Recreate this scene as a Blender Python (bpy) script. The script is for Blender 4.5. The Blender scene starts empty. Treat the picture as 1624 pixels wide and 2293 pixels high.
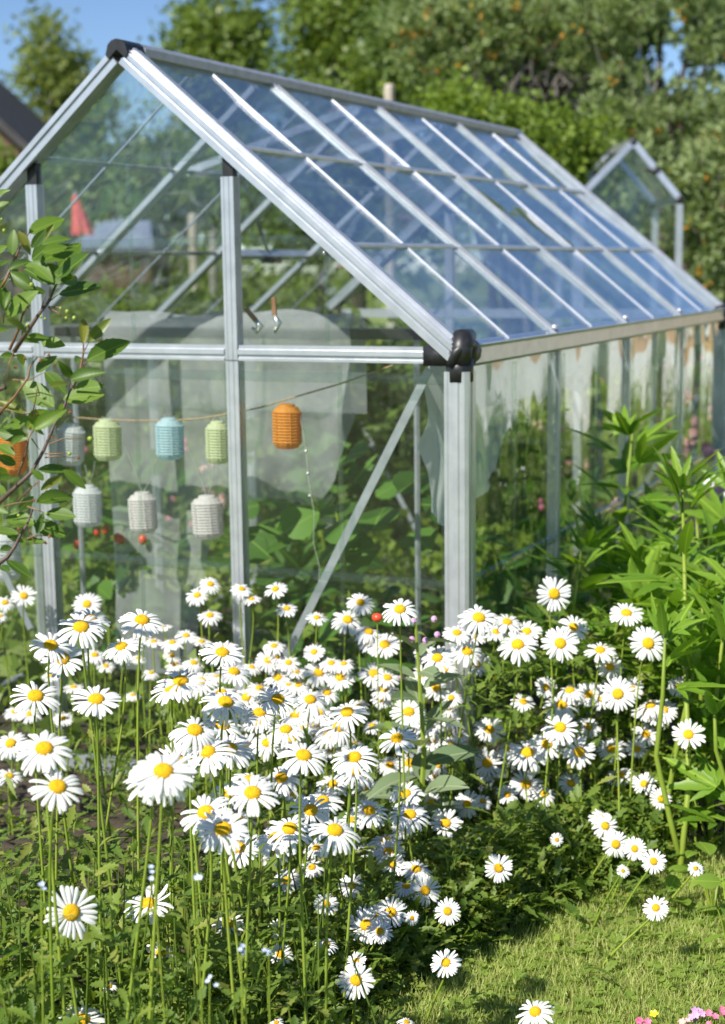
import bpy, math, random
import numpy as np
from mathutils import Vector, Matrix

random.seed(7)
rng = np.random.default_rng(7)
R = math.radians
scene = bpy.context.scene
C = scene.collection

# ------------------------------------------------------------------ camera
E = 1.20                                   # eave height of the greenhouse
FPX, PW, PH = 3400.0, 1624.0, 2293.0       # focal length in photo units
CAM = Vector((2.2635, -3.4222, E + 0.2031))
YAW, PITCH, ROLL = 0.437893, 0.160604, -0.012827
CR = (Matrix.Rotation(YAW, 3, 'Z') @ Matrix.Rotation(math.pi / 2 - PITCH, 3, 'X') @ Matrix.Rotation(ROLL, 3, 'Z'))
RIGHT, UP, FWD = CR.col[0].copy(), CR.col[1].copy(), -CR.col[2]
cd = bpy.data.cameras.new('camera')
cam = bpy.data.objects.new('camera', cd)
C.objects.link(cam)
cam.matrix_world = Matrix.Translation(CAM) @ CR.to_4x4()
cd.sensor_fit = 'HORIZONTAL'
cd.sensor_width = 36.0
cd.lens = 36.0 * FPX / PW
cd.clip_start = 0.05
cd.clip_end = 2000
cd.dof.use_dof = True
cd.dof.focus_distance = 2.75
cd.dof.aperture_fstop = 5.6
scene.camera = cam

# ------------------------------------------------------------------ sky, sun, exposure
FH = Vector((FWD.x, FWD.y, 0)).normalized()
RH = Vector((RIGHT.x, RIGHT.y, 0)).normalized()
SUN_EL = R(45)
sh = (-FH * 0.73 - RH * 0.68).normalized()
SUN = Vector((sh.x * math.cos(SUN_EL), sh.y * math.cos(SUN_EL), math.sin(SUN_EL)))
world = bpy.data.worlds.new('World')
scene.world = world
world.use_nodes = True
wn = world.node_tree.nodes
sky = wn.new('ShaderNodeTexSky')
sky.sky_type = 'NISHITA'
sky.sun_disc = False
sky.sun_elevation = SUN_EL
sky.sun_rotation = math.atan2(SUN.x, SUN.y)
sky.air_density = 1.0
sky.altitude = 2200
sky.dust_density = 0.1
sky.ozone_density = 4.5
bg = wn['Background']
bg.inputs['Strength'].default_value = 0.085
world.node_tree.links.new(sky.outputs[0], bg.inputs['Color'])
sl = bpy.data.lights.new('sun', 'SUN')
sl.energy = 4.6
sl.angle = R(0.53)
sl.color = (1.0, 0.95, 0.86)
so = bpy.data.objects.new('sun', sl)
C.objects.link(so)
so.rotation_euler = SUN.to_track_quat('Z', 'Y').to_euler()
vs = scene.view_settings
vs.view_transform = 'Standard'
vs.look = 'None'
vs.gamma = 1.0
vs.exposure = 0.68
scene.cycles.use_denoising = True
scene.cycles.max_bounces = 6
scene.cycles.diffuse_bounces = 2
scene.cycles.glossy_bounces = 2
scene.cycles.transmission_bounces = 3
scene.cycles.transparent_max_bounces = 32
scene.cycles.caustics_reflective = False
scene.cycles.caustics_refractive = False
scene.cycles.sample_clamp_indirect = 6.0


def at(px, py, d):
    """point seen at photo position (px, py), d metres along the viewing axis"""
    px, py, d = float(px), float(py), float(d)
    return CAM + d * (FWD + RIGHT * ((px - PW / 2) / FPX) + UP * ((PH / 2 - py) / FPX))


def ray(px, py):
    px, py = float(px), float(py)
    return FWD + RIGHT * ((px - PW / 2) / FPX) + UP * ((PH / 2 - py) / FPX)


def on_plane(px, py, axis, val):
    r = ray(px, py)
    return CAM + r * ((val - CAM[axis]) / r[axis])


def ground(px, py):
    return on_plane(px, py, 2, 0.0)


# ------------------------------------------------------------------ materials
MATS = {}


def new_mat(name):
    m = bpy.data.materials.new(name)
    m.use_nodes = True
    nt = m.node_tree
    MATS[name] = m
    return m, nt, nt.nodes['Principled BSDF'], nt.nodes['Material Output']


def ramp(nt, fac, stops):
    r = nt.nodes.new('ShaderNodeValToRGB')
    el = r.color_ramp.elements
    while len(el) < len(stops):
        el.new(0.5)
    for e, (p, c) in zip(el, stops):
        e.position = p
        e.color = (*c, 1) if len(c) == 3 else c
    nt.links.new(fac, r.inputs['Fac'])
    return r.outputs['Color']


def noise(nt, scale, detail=4, vec='Object', rough=0.55, stretch=None):
    tc = nt.nodes.new('ShaderNodeTexCoord')
    out = tc.outputs[vec]
    if stretch:
        mp = nt.nodes.new('ShaderNodeMapping')
        mp.inputs['Scale'].default_value = stretch
        nt.links.new(out, mp.inputs['Vector'])
        out = mp.outputs[0]
    n = nt.nodes.new('ShaderNodeTexNoise')
    n.inputs['Scale'].default_value = scale
    n.inputs['Detail'].default_value = detail
    n.inputs['Roughness'].default_value = rough
    nt.links.new(out, n.inputs['Vector'])
    return n.outputs['Fac']


def bump(nt, h, strength, dist, bsdf=None):
    b = nt.nodes.new('ShaderNodeBump')
    b.inputs['Strength'].default_value = strength
    b.inputs['Distance'].default_value = dist
    nt.links.new(h, b.inputs['Height'])
    if bsdf:
        nt.links.new(b.outputs[0], bsdf.inputs['Normal'])
    return b.outputs[0]


def plain(name, c1, c2=None, rough=0.6, metal=0.0, scale=20, bs=0.0, bd=0.002, vec='Object', stretch=None):
    m, nt, b, o = new_mat(name)
    b.inputs['Roughness'].default_value = rough
    b.inputs['Metallic'].default_value = metal
    f = noise(nt, scale, vec=vec, stretch=stretch)
    c2 = c2 or tuple(min(1, x * 1.25) for x in c1)
    nt.links.new(ramp(nt, f, [(0.32, c1), (0.68, c2)]), b.inputs['Base Color'])
    if bs:
        bump(nt, f, bs, bd, b)
    return m


def leafy(name, c1, c2, trans=0.35, src='island', rough=0.5, veins=False, spec=0.4, c3=None):
    m, nt, b, o = new_mat(name)
    if src == 'island':
        g = nt.nodes.new('ShaderNodeNewGeometry')
        f = g.outputs['Random Per Island']
    else:
        g = nt.nodes.new('ShaderNodeObjectInfo')
        f = g.outputs['Random']
    stops = [(0.0, c1), (1.0, c2)] if c3 is None else [(0.0, c1), (0.8, c2), (0.97, c3)]
    col = ramp(nt, f, stops)
    b.inputs['Roughness'].default_value = rough
    b.inputs['Specular IOR Level'].default_value = spec
    if veins:
        tc = nt.nodes.new('ShaderNodeTexCoord')
        sx = nt.nodes.new('ShaderNodeSeparateXYZ')
        nt.links.new(tc.outputs['Generated'], sx.inputs[0])
        a = nt.nodes.new('ShaderNodeMath'); a.operation = 'SUBTRACT'
        nt.links.new(sx.outputs['X'], a.inputs[0]); a.inputs[1].default_value = 0.5
        ab = nt.nodes.new('ShaderNodeMath'); ab.operation = 'ABSOLUTE'
        nt.links.new(a.outputs[0], ab.inputs[0])
        mid = ramp(nt, ab.outputs[0], [(0.0, (1, 1, 1)), (0.035, (0, 0, 0))])
        s1 = nt.nodes.new('ShaderNodeMath'); s1.operation = 'MULTIPLY_ADD'
        nt.links.new(ab.outputs[0], s1.inputs[0]); s1.inputs[1].default_value = -0.55
        nt.links.new(sx.outputs['Y'], s1.inputs[2])
        s2 = nt.nodes.new('ShaderNodeMath'); s2.operation = 'MULTIPLY'
        nt.links.new(s1.outputs[0], s2.inputs[0]); s2.inputs[1].default_value = 58
        s3 = nt.nodes.new('ShaderNodeMath'); s3.operation = 'SINE'
        nt.links.new(s2.outputs[0], s3.inputs[0])
        bump(nt, s3.outputs[0], 0.07, 0.0006, b)
        mx = nt.nodes.new('ShaderNodeMixRGB')
        nt.links.new(mid, mx.inputs['Fac'])
        nt.links.new(col, mx.inputs[1])
        mx.inputs[2].default_value = (c2[0] * 1.6, c2[1] * 1.35, c2[2] * 1.5, 1)
        col = mx.outputs[0]
    nt.links.new(col, b.inputs['Base Color'])
    t = nt.nodes.new('ShaderNodeBsdfTranslucent')
    mul = nt.nodes.new('ShaderNodeMixRGB'); mul.blend_type = 'MULTIPLY'; mul.inputs['Fac'].default_value = 1
    nt.links.new(col, mul.inputs[1]); mul.inputs[2].default_value = (1.5, 1.45, 0.75, 1)
    nt.links.new(mul.outputs[0], t.inputs['Color'])
    mix = nt.nodes.new('ShaderNodeMixShader')
    mix.inputs['Fac'].default_value = trans
    nt.links.new(b.outputs[0], mix.inputs[1]); nt.links.new(t.outputs[0], mix.inputs[2])
    nt.links.new(mix.outputs[0], o.inputs['Surface'])
    return m


def pane_mat(name, wave, scale, stretch, tint, dust, power=5):
    """clear plastic sheet: see-through, with Fresnel reflection off an uneven surface and a little dust"""
    m, nt, b, o = new_mat(name)
    nt.nodes.remove(b)
    nz = noise(nt, scale, 1.5, stretch=stretch)
    nrm = bump(nt, nz, 1.0, wave)
    lw = nt.nodes.new('ShaderNodeLayerWeight')
    lw.inputs['Blend'].default_value = 0.5
    p = nt.nodes.new('ShaderNodeMath'); p.operation = 'POWER'
    nt.links.new(lw.outputs['Facing'], p.inputs[0]); p.inputs[1].default_value = power
    q = nt.nodes.new('ShaderNodeMath'); q.operation = 'MULTIPLY_ADD'
    nt.links.new(p.outputs[0], q.inputs[0]); q.inputs[1].default_value = 0.96; q.inputs[2].default_value = 0.032
    gl = nt.nodes.new('ShaderNodeBsdfGlossy'); gl.inputs['Roughness'].default_value = 0.02
    gl.inputs['Color'].default_value = (0.95, 0.97, 1, 1)
    nt.links.new(nrm, gl.inputs['Normal'])
    tr = nt.nodes.new('ShaderNodeBsdfTransparent'); tr.inputs['Color'].default_value = (*tint, 1)
    df = nt.nodes.new('ShaderNodeBsdfTranslucent'); df.inputs['Color'].default_value = (0.7, 0.72, 0.7, 1)
    d2 = nt.nodes.new('ShaderNodeBsdfDiffuse'); d2.inputs['Color'].default_value = (0.6, 0.62, 0.6, 1)
    ad = nt.nodes.new('ShaderNodeMixShader'); ad.inputs['Fac'].default_value = 0.5
    nt.links.new(df.outputs[0], ad.inputs[1]); nt.links.new(d2.outputs[0], ad.inputs[2])
    dn = noise(nt, 3.0, 5)
    dr = ramp(nt, dn, [(0.35, (dust * .4,) * 3), (0.75, (dust * 1.7,) * 3)])
    m1 = nt.nodes.new('ShaderNodeMixShader')
    nt.links.new(dr, m1.inputs['Fac'])
    nt.links.new(tr.outputs[0], m1.inputs[1]); nt.links.new(ad.outputs[0], m1.inputs[2])
    m2 = nt.nodes.new('ShaderNodeMixShader')
    nt.links.new(q.outputs[0], m2.inputs['Fac'])
    nt.links.new(m1.outputs[0], m2.inputs[1]); nt.links.new(gl.outputs[0], m2.inputs[2])
    nt.links.new(m2.outputs[0], o.inputs['Surface'])
    return m


def cloth_mat(name, col, see):
    m, nt, b, o = new_mat(name)
    b.inputs['Base Color'].default_value = (*col, 1)
    b.inputs['Roughness'].default_value = 0.9
    t = nt.nodes.new('ShaderNodeBsdfTranslucent'); t.inputs['Color'].default_value = (*col, 1)
    tr = nt.nodes.new('ShaderNodeBsdfTransparent')
    a = nt.nodes.new('ShaderNodeMixShader'); a.inputs['Fac'].default_value = 0.45
    nt.links.new(b.outputs[0], a.inputs[1]); nt.links.new(t.outputs[0], a.inputs[2])
    n = noise(nt, 9, 6)
    f = ramp(nt, n, [(0.3, (max(0, see - .12),) * 3), (0.7, (min(1, see + .12),) * 3)])
    c = nt.nodes.new('ShaderNodeMixShader')
    nt.links.new(f, c.inputs['Fac'])
    nt.links.new(a.outputs[0], c.inputs[1]); nt.links.new(tr.outputs[0], c.inputs[2])
    nt.links.new(c.outputs[0], o.inputs['Surface'])
    return m


alu = plain('aluminium', (0.50, 0.52, 0.575), (0.62, 0.64, 0.695), 0.34, 0.62, 18)
galv = plain('weathered_aluminium', (0.35, 0.37, 0.41), (0.46, 0.48, 0.53), 0.42, 0.55, 26)
blackp = plain('black_plastic', (0.012, 0.012, 0.013), (0.025, 0.025, 0.027), 0.42, 0, 60, 0.1)
pane_wall = pane_mat('clear_wall_sheet', 0.005, 2.2, (1, 1, 0.4), (0.975, 0.99, 0.98), 0.006)
pane_side = pane_mat('clear_side_sheet', 0.07, 3.4, (1, 1, 0.35), (0.965, 0.985, 0.97), 0.015)
pane_roof = pane_mat('clear_roof_sheet', 0.07, 1.5, (1, 1, 0.5), (0.955, 0.972, 0.975), 0.004, 3.8)
rib_mat = pane_mat('clear_rib', 0.004, 20, (1, 1, 1), (0.90, 0.94, 0.92), 0.03)
fleece = cloth_mat('garden_fleece', (0.66, 0.68, 0.70), 0.56)
fleece_thick = cloth_mat('folded_fleece', (0.84, 0.84, 0.84), 0.10)  # also on the zigzag strip that stands for a pane reflection
petal_m = leafy('white_petal', (0.78, 0.78, 0.77), (0.86, 0.86, 0.85), 0.20, 'island', 0.6, spec=0.2)
# petal transmission stays white
for n_ in MATS['white_petal'].node_tree.nodes:
    if n_.type == 'MIX_RGB' and n_.blend_type == 'MULTIPLY':
        n_.inputs[2].default_value = (1, 1, 0.97, 1)
stem_m = leafy('flower_stem', (0.20, 0.29, 0.03), (0.30, 0.38, 0.05), 0.15, 'object', 0.5)
daisy_leaf_m = leafy('daisy_leaf', (0.085, 0.16, 0.022), (0.22, 0.31, 0.05), 0.42, 'island', 0.5, c3=(0.30, 0.33, 0.07))
cherry_m = leafy('cherry_leaf', (0.06, 0.125, 0.018), (0.15, 0.25, 0.028), 0.36, 'object', 0.45, True, 0.4)
cherry_y = leafy('cherry_young_leaf', (0.13, 0.19, 0.02), (0.21, 0.22, 0.03), 0.42, 'object', 0.4, True, 0.5)
lush_m = leafy('tall_plant_leaf', (0.115, 0.245, 0.02), (0.225, 0.37, 0.04), 0.40, 'object', 0.42, True)
lime_m = leafy('lime_leaf', (0.16, 0.29, 0.035), (0.25, 0.37, 0.05), 0.40, 'object', 0.45, True)
cuke_m = leafy('cucumber_leaf', (0.05, 0.14, 0.018), (0.13, 0.27, 0.04), 0.45, 'object', 0.5, True)
grey_leaf = leafy('felted_leaf', (0.14, 0.21, 0.10), (0.24, 0.31, 0.17), 0.3, 'object', 0.8, True)
grass_m = leafy('grass_blade', (0.30, 0.40, 0.08), (0.48, 0.54, 0.18), 0.35, 'island', 0.55, c3=(0.45, 0.43, 0.18))
clover_m = leafy('clover_leaf', (0.15, 0.25, 0.035), (0.27, 0.36, 0.06), 0.35)
bush_leaf = leafy('fresh_bush_leaf', (0.11, 0.18, 0.022), (0.24, 0.33, 0.05), 0.40)
bark = plain('cherry_bark', (0.075, 0.045, 0.035), (0.15, 0.10, 0.085), 0.6, 0, 40, 0.4)
twig_m = plain('red_twig', (0.16, 0.075, 0.04), (0.27, 0.15, 0.07), 0.5, 0, 30)
dark_bark = plain('dark_bark', (0.035, 0.028, 0.022), (0.09, 0.075, 0.06), 0.9, 0, 12, 0.6, 0.01)
grey_bark = plain('grey_twig_bark', (0.11, 0.095, 0.085), (0.22, 0.20, 0.185), 0.9, 0, 12, 0.5, 0.01)
birch_bark = plain('birch_bark', (0.30, 0.28, 0.25), (0.62, 0.60, 0.56), 0.8, 0, 6, 0.3, 0.01)


def disc_mat():
    m, nt, b, o = new_mat('daisy_disc')
    tc = nt.nodes.new('ShaderNodeTexCoord')
    v = nt.nodes.new('ShaderNodeTexVoronoi'); v.inputs['Scale'].default_value = 17
    nt.links.new(tc.outputs['Generated'], v.inputs['Vector'])
    col = ramp(nt, v.outputs['Distance'], [(0.0, (0.92, 0.64, 0.03)), (0.45, (0.86, 0.50, 0.012)), (0.85, (0.62, 0.27, 0.005))])
    nt.links.new(col, b.inputs['Base Color'])
    inv = nt.nodes.new('ShaderNodeMath'); inv.operation = 'SUBTRACT'; inv.inputs[0].default_value = 1
    nt.links.new(v.outputs['Distance'], inv.inputs[1])
    bump(nt, inv.outputs[0], 0.9, 0.0012, b)
    b.inputs['Roughness'].default_value = 0.75
    b.inputs['Specular IOR Level'].default_value = 0.2
    return m


disc_m = disc_mat()


# ------------------------------------------------------------------ mesh helpers
def mesh(name, v, f, mat=None, smooth=False):
    me = bpy.data.meshes.new(name)
    me.from_pydata([tuple(x) for x in v], [], f)
    if mat:
        me.materials.append(mat)
    if smooth:
        me.polygons.foreach_set('use_smooth', [True] * len(me.polygons))
    me.update()
    return me


def quads_mesh(name, V, mat, nper=4):
    """V: (n, nper, 3) array, one face each"""
    n = len(V)
    me = bpy.data.meshes.new(name)
    me.vertices.add(n * nper)
    me.vertices.foreach_set('co', V.reshape(-1).astype(np.float32))
    me.loops.add(n * nper)
    me.loops.foreach_set('vertex_index', np.arange(n * nper, dtype=np.int32))
    me.polygons.add(n)
    me.polygons.foreach_set('loop_start', np.arange(0, n * nper, nper, dtype=np.int32))
    me.polygons.foreach_set('loop_total', np.full(n, nper, dtype=np.int32))
    me.materials.append(mat)
    me.update(calc_edges=True)
    return me


def link(name, me, parent=None, loc=None, mat4=None):
    o = bpy.data.objects.new(name, me)
    C.objects.link(o)
    if parent is not None:
        o.parent = parent
    if mat4 is not None:
        o.matrix_basis = mat4
    elif loc is not None:
        o.location = loc
    return o


def thing(name, label, cat, loc=(0, 0, 0), group=None, kind=None):
    o = bpy.data.objects.new(name, None)
    o.empty_display_size = 0.05
    C.objects.link(o)
    o.location = loc
    return tag(o, label, cat, group, kind)


def tag(o, label=None, cat=None, group=None, kind=None):
    if label: o['label'] = label
    if cat: o['category'] = cat
    if group: o['group'] = group
    if kind: o['kind'] = kind
    return o


class MB:
    def __init__(self):
        self.v, self.f = [], []

    def add(self, v, f):
        k = len(self.v)
        self.v += [Vector(x) for x in v]
        self.f += [tuple(i + k for i in q) for q in f]
        return self

    def box(self, a, b):
        x0, y0, z0 = a; x1, y1, z1 = b
        return self.add([(x0, y0, z0), (x1, y0, z0), (x1, y1, z0), (x0, y1, z0), (x0, y0, z1), (x1, y0, z1), (x1, y1, z1), (x0, y1, z1)],
                        [(0, 3, 2, 1), (4, 5, 6, 7), (0, 1, 5, 4), (1, 2, 6, 5), (2, 3, 7, 6), (3, 0, 4, 7)])

    def tube(self, pts, rad, n=6, cap=True):
        pts = [Vector(p) for p in pts]
        if not isinstance(rad, (list, tuple)):
            rad = [rad] * len(pts)
        vs, fs = [], []
        prev = None
        for i, p in enumerate(pts):
            t = (pts[min(i + 1, len(pts) - 1)] - pts[max(i - 1, 0)])
            t = t.normalized() if t.length > 1e-9 else Vector((0, 0, 1))
            if prev is None:
                a = t.orthogonal().normalized()
            else:
                a = (prev - t * prev.dot(t))
                a = a.normalized() if a.length > 1e-6 else t.orthogonal().normalized()
            prev = a
            b = t.cross(a)
            for k in range(n):
                an = 2 * math.pi * k / n
                vs.append(p + (a * math.cos(an) + b * math.sin(an)) * rad[i])
        for i in range(len(pts) - 1):
            for k in range(n):
                k2 = (k + 1) % n
                fs.append((i * n + k, i * n + k2, (i + 1) * n + k2, (i + 1) * n + k))
        if cap:
            fs.append(tuple(range(n - 1, -1, -1)))
            fs.append(tuple((len(pts) - 1) * n + k for k in range(n)))
        return self.add(vs, fs)

    def extrude(self, prof, p0, p1, side, up=None):
        """sweep a closed 2-D profile (u along side, v along up) from p0 to p1"""
        p0, p1, side = Vector(p0), Vector(p1), Vector(side)
        t = (p1 - p0).normalized()
        side = (side - t * side.dot(t)).normalized()
        up = Vector(up) if up is not None else t.cross(side)
        up = (up - t * up.dot(t) - side * up.dot(side)).normalized()
        n = len(prof)
        vs = [p0 + side * u + up * v for u, v in prof] + [p1 + side * u + up * v for u, v in prof]
        fs = [(k, (k + 1) % n, n + (k + 1) % n, n + k) for k in range(n)]
        fs += [tuple(range(n - 1, -1, -1)), tuple(range(n, 2 * n))]
        return self.add(vs, fs)

    def lathe(self, prof, n=16, org=(0, 0, 0)):
        org = Vector(org)
        vs, fs = [], []
        for r, z in prof:
            for k in range(n):
                a = 2 * math.pi * k / n
                vs.append(org + Vector((r * math.cos(a), r * math.sin(a), z)))
        for i in range(len(prof) - 1):
            for k in range(n):
                k2 = (k + 1) % n
                fs.append((i * n + k, i * n + k2, (i + 1) * n + k2, (i + 1) * n + k))
        return self.add(vs, fs)

    def sphere(self, c, r, n=10, sq=(1, 1, 1)):
        m = max(4, n // 2 + 1)
        k0 = len(self.v)
        self.lathe([(max(1e-4, math.sin(math.pi * i / m)), -math.cos(math.pi * i / m)) for i in range(m + 1)], n)
        for q in range(k0, len(self.v)):
            p = self.v[q]
            self.v[q] = Vector(c) + Vector((p.x * sq[0], p.y * sq[1], p.z * sq[2])) * r
        return self

    def slab(self, poly, nrm, th):
        """thin solid plate: polygon with thickness th centred on it"""
        nrm = Vector(nrm).normalized()
        n = len(poly)
        vs = [Vector(p) - nrm * th / 2 for p in poly] + [Vector(p) + nrm * th / 2 for p in poly]
        fs = [tuple(range(n - 1, -1, -1)), tuple(range(n, 2 * n))] + [(k, (k + 1) % n, n + (k + 1) % n, n + k) for k in range(n)]
        return self.add(vs, fs)

    def build(self, name, mat, parent=None, smooth=False):
        off = Vector(parent.location) if parent is not None else Vector((0, 0, 0))
        pp = parent
        while pp is not None and pp.parent is not None:
            pp = pp.parent
            off = off + Vector(pp.location)
        me = mesh(name, [p - off for p in self.v], self.f, mat, smooth)
        return link(name, me, parent)


def orient(d, nrm, loc=(0, 0, 0), s=1.0):
    """matrix whose Y runs along d and whose Z is as close as possible to nrm"""
    y = Vector(d).normalized()
    z = Vector(nrm) - y * Vector(nrm).dot(y)
    z = z.normalized() if z.length > 1e-5 else y.orthogonal().normalized()
    x = y.cross(z)
    m = Matrix((x, y, z)).transposed().to_4x4()
    m = m @ Matrix.Scale(s, 4)
    m.translation = Vector(loc)
    return m


def rv(s=1.0):
    return Vector((random.gauss(0, s), random.gauss(0, s), random.gauss(0, s)))


def leaf_geo(length, width, n=7, fold=0.25, curl=0.25, serr=0.0, wide_at=0.42, tipw=0.0, petiole=0.0):
    """leaf along +Y with midrib, raised edges, optional saw teeth"""
    v, f = [], []
    st = []
    for i in range(n + 1):
        t = i / n
        w = width / 2 * (math.sin(math.pi * t ** (math.log(0.5) / math.log(wide_at))) ** 0.8 if 0 < t < 1 else tipw if t == 1 else 0.04)
        if serr and 0 < i < n:
            w *= 1 + (serr if i % 2 else -serr)
        st.append((t, max(w, 0.0004)))
    for t, w in st:
        z = -curl * length * (t ** 2) * 0.6
        y = petiole + t * length * (1 - 0.12 * curl)
        for s in (-1, 0, 1):
            v.append((s * w, y, z + fold * w * abs(s)))
    for i in range(n):
        a = i * 3
        f += [(a, a + 1, a + 4, a + 3), (a + 1, a + 2, a + 5, a + 4)]
    if petiole:
        k = len(v); q = 0.0012
        v += [(-q, 0, 0), (q, 0, 0), (q, petiole * 1.05, 0), (-q, petiole * 1.05, 0)]
        f.append((k, k + 1, k + 2, k + 3))
    return v, f


def palmate_geo(lobes, length, serr=0.12, petiole=0.03):
    V, F = [], []
    for ang, s in lobes:
        v, f = leaf_geo(length * s, length * s * 0.22, 9, 0.3, 0.25 * random.uniform(.5, 1.4), serr, 0.38)
        c, sn = math.cos(ang), math.sin(ang)
        k = len(V)
        V += [(x * c - y * sn, x * sn + y * c + petiole, z) for x, y, z in v]
        F += [tuple(i + k for i in q) for q in f]
    k = len(V); q = 0.0018
    V += [(-q, 0, 0), (q, 0, 0), (q, petiole, 0), (-q, petiole, 0)]
    F.append((k, k + 1, k + 2, k + 3))
    return V, F


def scatter_leaves(P, D, L, Wd, fold=0.0):
    """numpy: rhombic leaves at P pointing along D (unit), lengths L, widths Wd -> (n,4,3)"""
    n = len(P)
    r = rng.normal(size=(n, 3))
    S = np.cross(D, r)
    S /= np.linalg.norm(S, axis=1, keepdims=True) + 1e-9
    L = L[:, None]; Wd = Wd[:, None]
    a = P
    b = P + D * L * 0.45 + S * Wd * 0.5
    c = P + D * L
    d = P + D * L * 0.45 - S * Wd * 0.5
    return np.stack([a, b, c, d], axis=1)


def unit(a):
    return a / (np.linalg.norm(a, axis=1, keepdims=True) + 1e-9)


# ------------------------------------------------------------------ ground
def ground_mat():
    m, nt, b, o = new_mat('garden_soil_and_turf')
    f = noise(nt, 1.1, 8)
    col = ramp(nt, f, [(0.3, (0.11, 0.14, 0.03)), (0.55, (0.19, 0.25, 0.055)), (0.75, (0.28, 0.29, 0.10))])
    nt.links.new(col, b.inputs['Base Color'])
    b.inputs['Roughness'].default_value = 0.95
    bump(nt, noise(nt, 60, 6), 0.6, 0.01, b)
    return m


gm = ground_mat()
N_ = 60
gv, gf = [], []
for j in range(N_ + 1):
    for i in range(N_ + 1):
        x = ((i / N_) * 2 - 1); y = ((j / N_) * 2 - 1)
        x = math.copysign(abs(x) ** 3, x) * 300; y = math.copysign(abs(y) ** 3, y) * 300
        gv.append((x, y, 0.0))
for j in range(N_):
    for i in range(N_):
        a = j * (N_ + 1) + i
        gf.append((a, a + 1, a + N_ + 2, a + N_ + 1))
tag(link('ground', mesh('ground', gv, gf, gm)), 'grassy garden ground under the whole plot', 'ground', kind='structure')

# ------------------------------------------------------------------ greenhouse
HW = 0.925
HR = E + 0.7665
LEN = 3.02
BAY = LEN / 4
TP = 0.303
SLOPE = (HR - E) / HW
gh = thing('greenhouse', 'clear plastic greenhouse with silver aluminium frame and pitched roof behind the daisies', 'greenhouse', (0, 0, 0))
NR = Vector((HR - E, 0, HW)).normalized()      # outward normal of the roof slope on the gutter side
NL = Vector((-(HR - E), 0, HW)).normalized()
RAFTER = [(-.021, -.010), (.021, -.010), (.021, .004), (.016, .004), (.016, .011), (.009, .011), (.009, .004), (-.009, .004), (-.009, .011), (-.016, .011), (-.016, .004), (-.021, .004)]
GABLE_RAFTER = [(-.034, -.030), (-.020, -.030), (-.020, -.022), (.034, -.022), (.034, .004), (.026, .004), (.026, .016), (.014, .016), (.014, .009), (.002, .009),
                (.002, .020), (-.012, .020), (-.012, .012), (-.026, .012), (-.026, .006), (-.034, .006), (-.034, -.006), (-.028, -.006), (-.028, -.014), (-.034, -.014)]
POST = [(-.018, -.016), (-.011, -.016), (-.009, -.0145), (-.006, -.0145), (-.004, -.0165), (.004, -.0165), (.006, -.0145), (.009, -.0145), (.011, -.016), (.018, -.016), (.018, .018), (-.018, .018)]


def roof_pt(s, x, y, lift=0.0):
    """s=+1 gutter side, -1 the other; x = distance from ridge across"""
    n = NR if s > 0 else NL
    return Vector((s * x, y, HR - SLOPE * x)) + n * lift


for y0, end in ((0.0, -1), (LEN, 1)):
    for s in (1, -1):
        m = MB()
        p0, p1 = roof_pt(s, 0.022, y0), roof_pt(s, HW + 0.012, y0)
        m.extrude(GABLE_RAFTER, p0, p1, (0, -end, 0) if end < 0 else (0, -1, 0), NR if s > 0 else NL)
        m.build('gable_rafter', alu, gh)
    # black ridge cap
    m = MB()
    ya, yb = (y0 - 0.038, y0 + 0.05) if end < 0 else (y0 - 0.05, y0 + 0.045)
    m.extrude([(-.034, -.020), (-.026, -.030), (0, -.008), (.026, -.030), (.034, -.020), (.026, .006), (.014, .016), (0, .019), (-.014, .016), (-.026, .006)],
              (0, ya, HR), (0, yb, HR), (1, 0, 0), (0, 0, 1))
    m.build('ridge_cap', blackp if end < 0 else galv, gh)
# ridge beam
MB().extrude([(-.03, -.018), (.03, -.018), (.032, .002), (.012, .016), (-.012, .016), (-.032, .002)], (0, .05, HR), (0, LEN - .05, HR), (1, 0, 0), (0, 0, 1)).build('ridge_beam', galv, gh)
for k in (1, 2, 3):
    for s in (1, -1):
        MB().extrude(RAFTER, roof_pt(s, 0.03, k * BAY), roof_pt(s, HW + .002, k * BAY), (0, 1, 0), NR if s > 0 else NL).build('rafter', alu, gh)
        # bolts at the foot of each rafter
        MB().sphere(roof_pt(s, HW - .015, k * BAY, .016), .012, 8, (1, 1, .7)).build('rafter_foot', alu, gh, True)
# two purlins under each roof slope
for s in (1, -1):
    for fr in (0.345, 0.67):
        n = NR if s > 0 else NL
        MB().extrude([(-.008, .0022), (.008, .0022), (.006, .0075), (-.006, .0075)], roof_pt(s, HW * fr, .03), roof_pt(s, HW * fr, LEN - .03),
                     (s * HW, 0, -(HR - E)), n).build('purlin', alu, gh)
# gutter and eave beams on the long sides
for s in (1, -1):
    gut = [(-.018, -.034), (.012, -.034), (.020, -.026), (.020, .010), (.026, .018), (.020, .020), (.012, .010), (-.006, .006), (-.018, .026)]
    MB().extrude(gut, (s * HW, .055, E - .008), (s * HW, LEN - .055, E - .008), (s, 0, 0), (0, 0, 1)).build('gutter', alu, gh)
    MB().extrude([(-.02, -.02), (.02, -.02), (.02, .02), (-.02, .02)], (s * HW, .02, .02), (s * HW, LEN - .02, .02), (s, 0, 0), (0, 0, 1)).build('base_rail', galv, gh)
    for k in (1, 2, 3):
        MB().extrude([(u * .55, v) for u, v in POST], (s * (HW - .004), k * BAY, .04), (s * (HW - .004), k * BAY, E - .045), (0, 1, 0), (-s, 0, 0)).build('wall_post', alu, gh)
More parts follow.
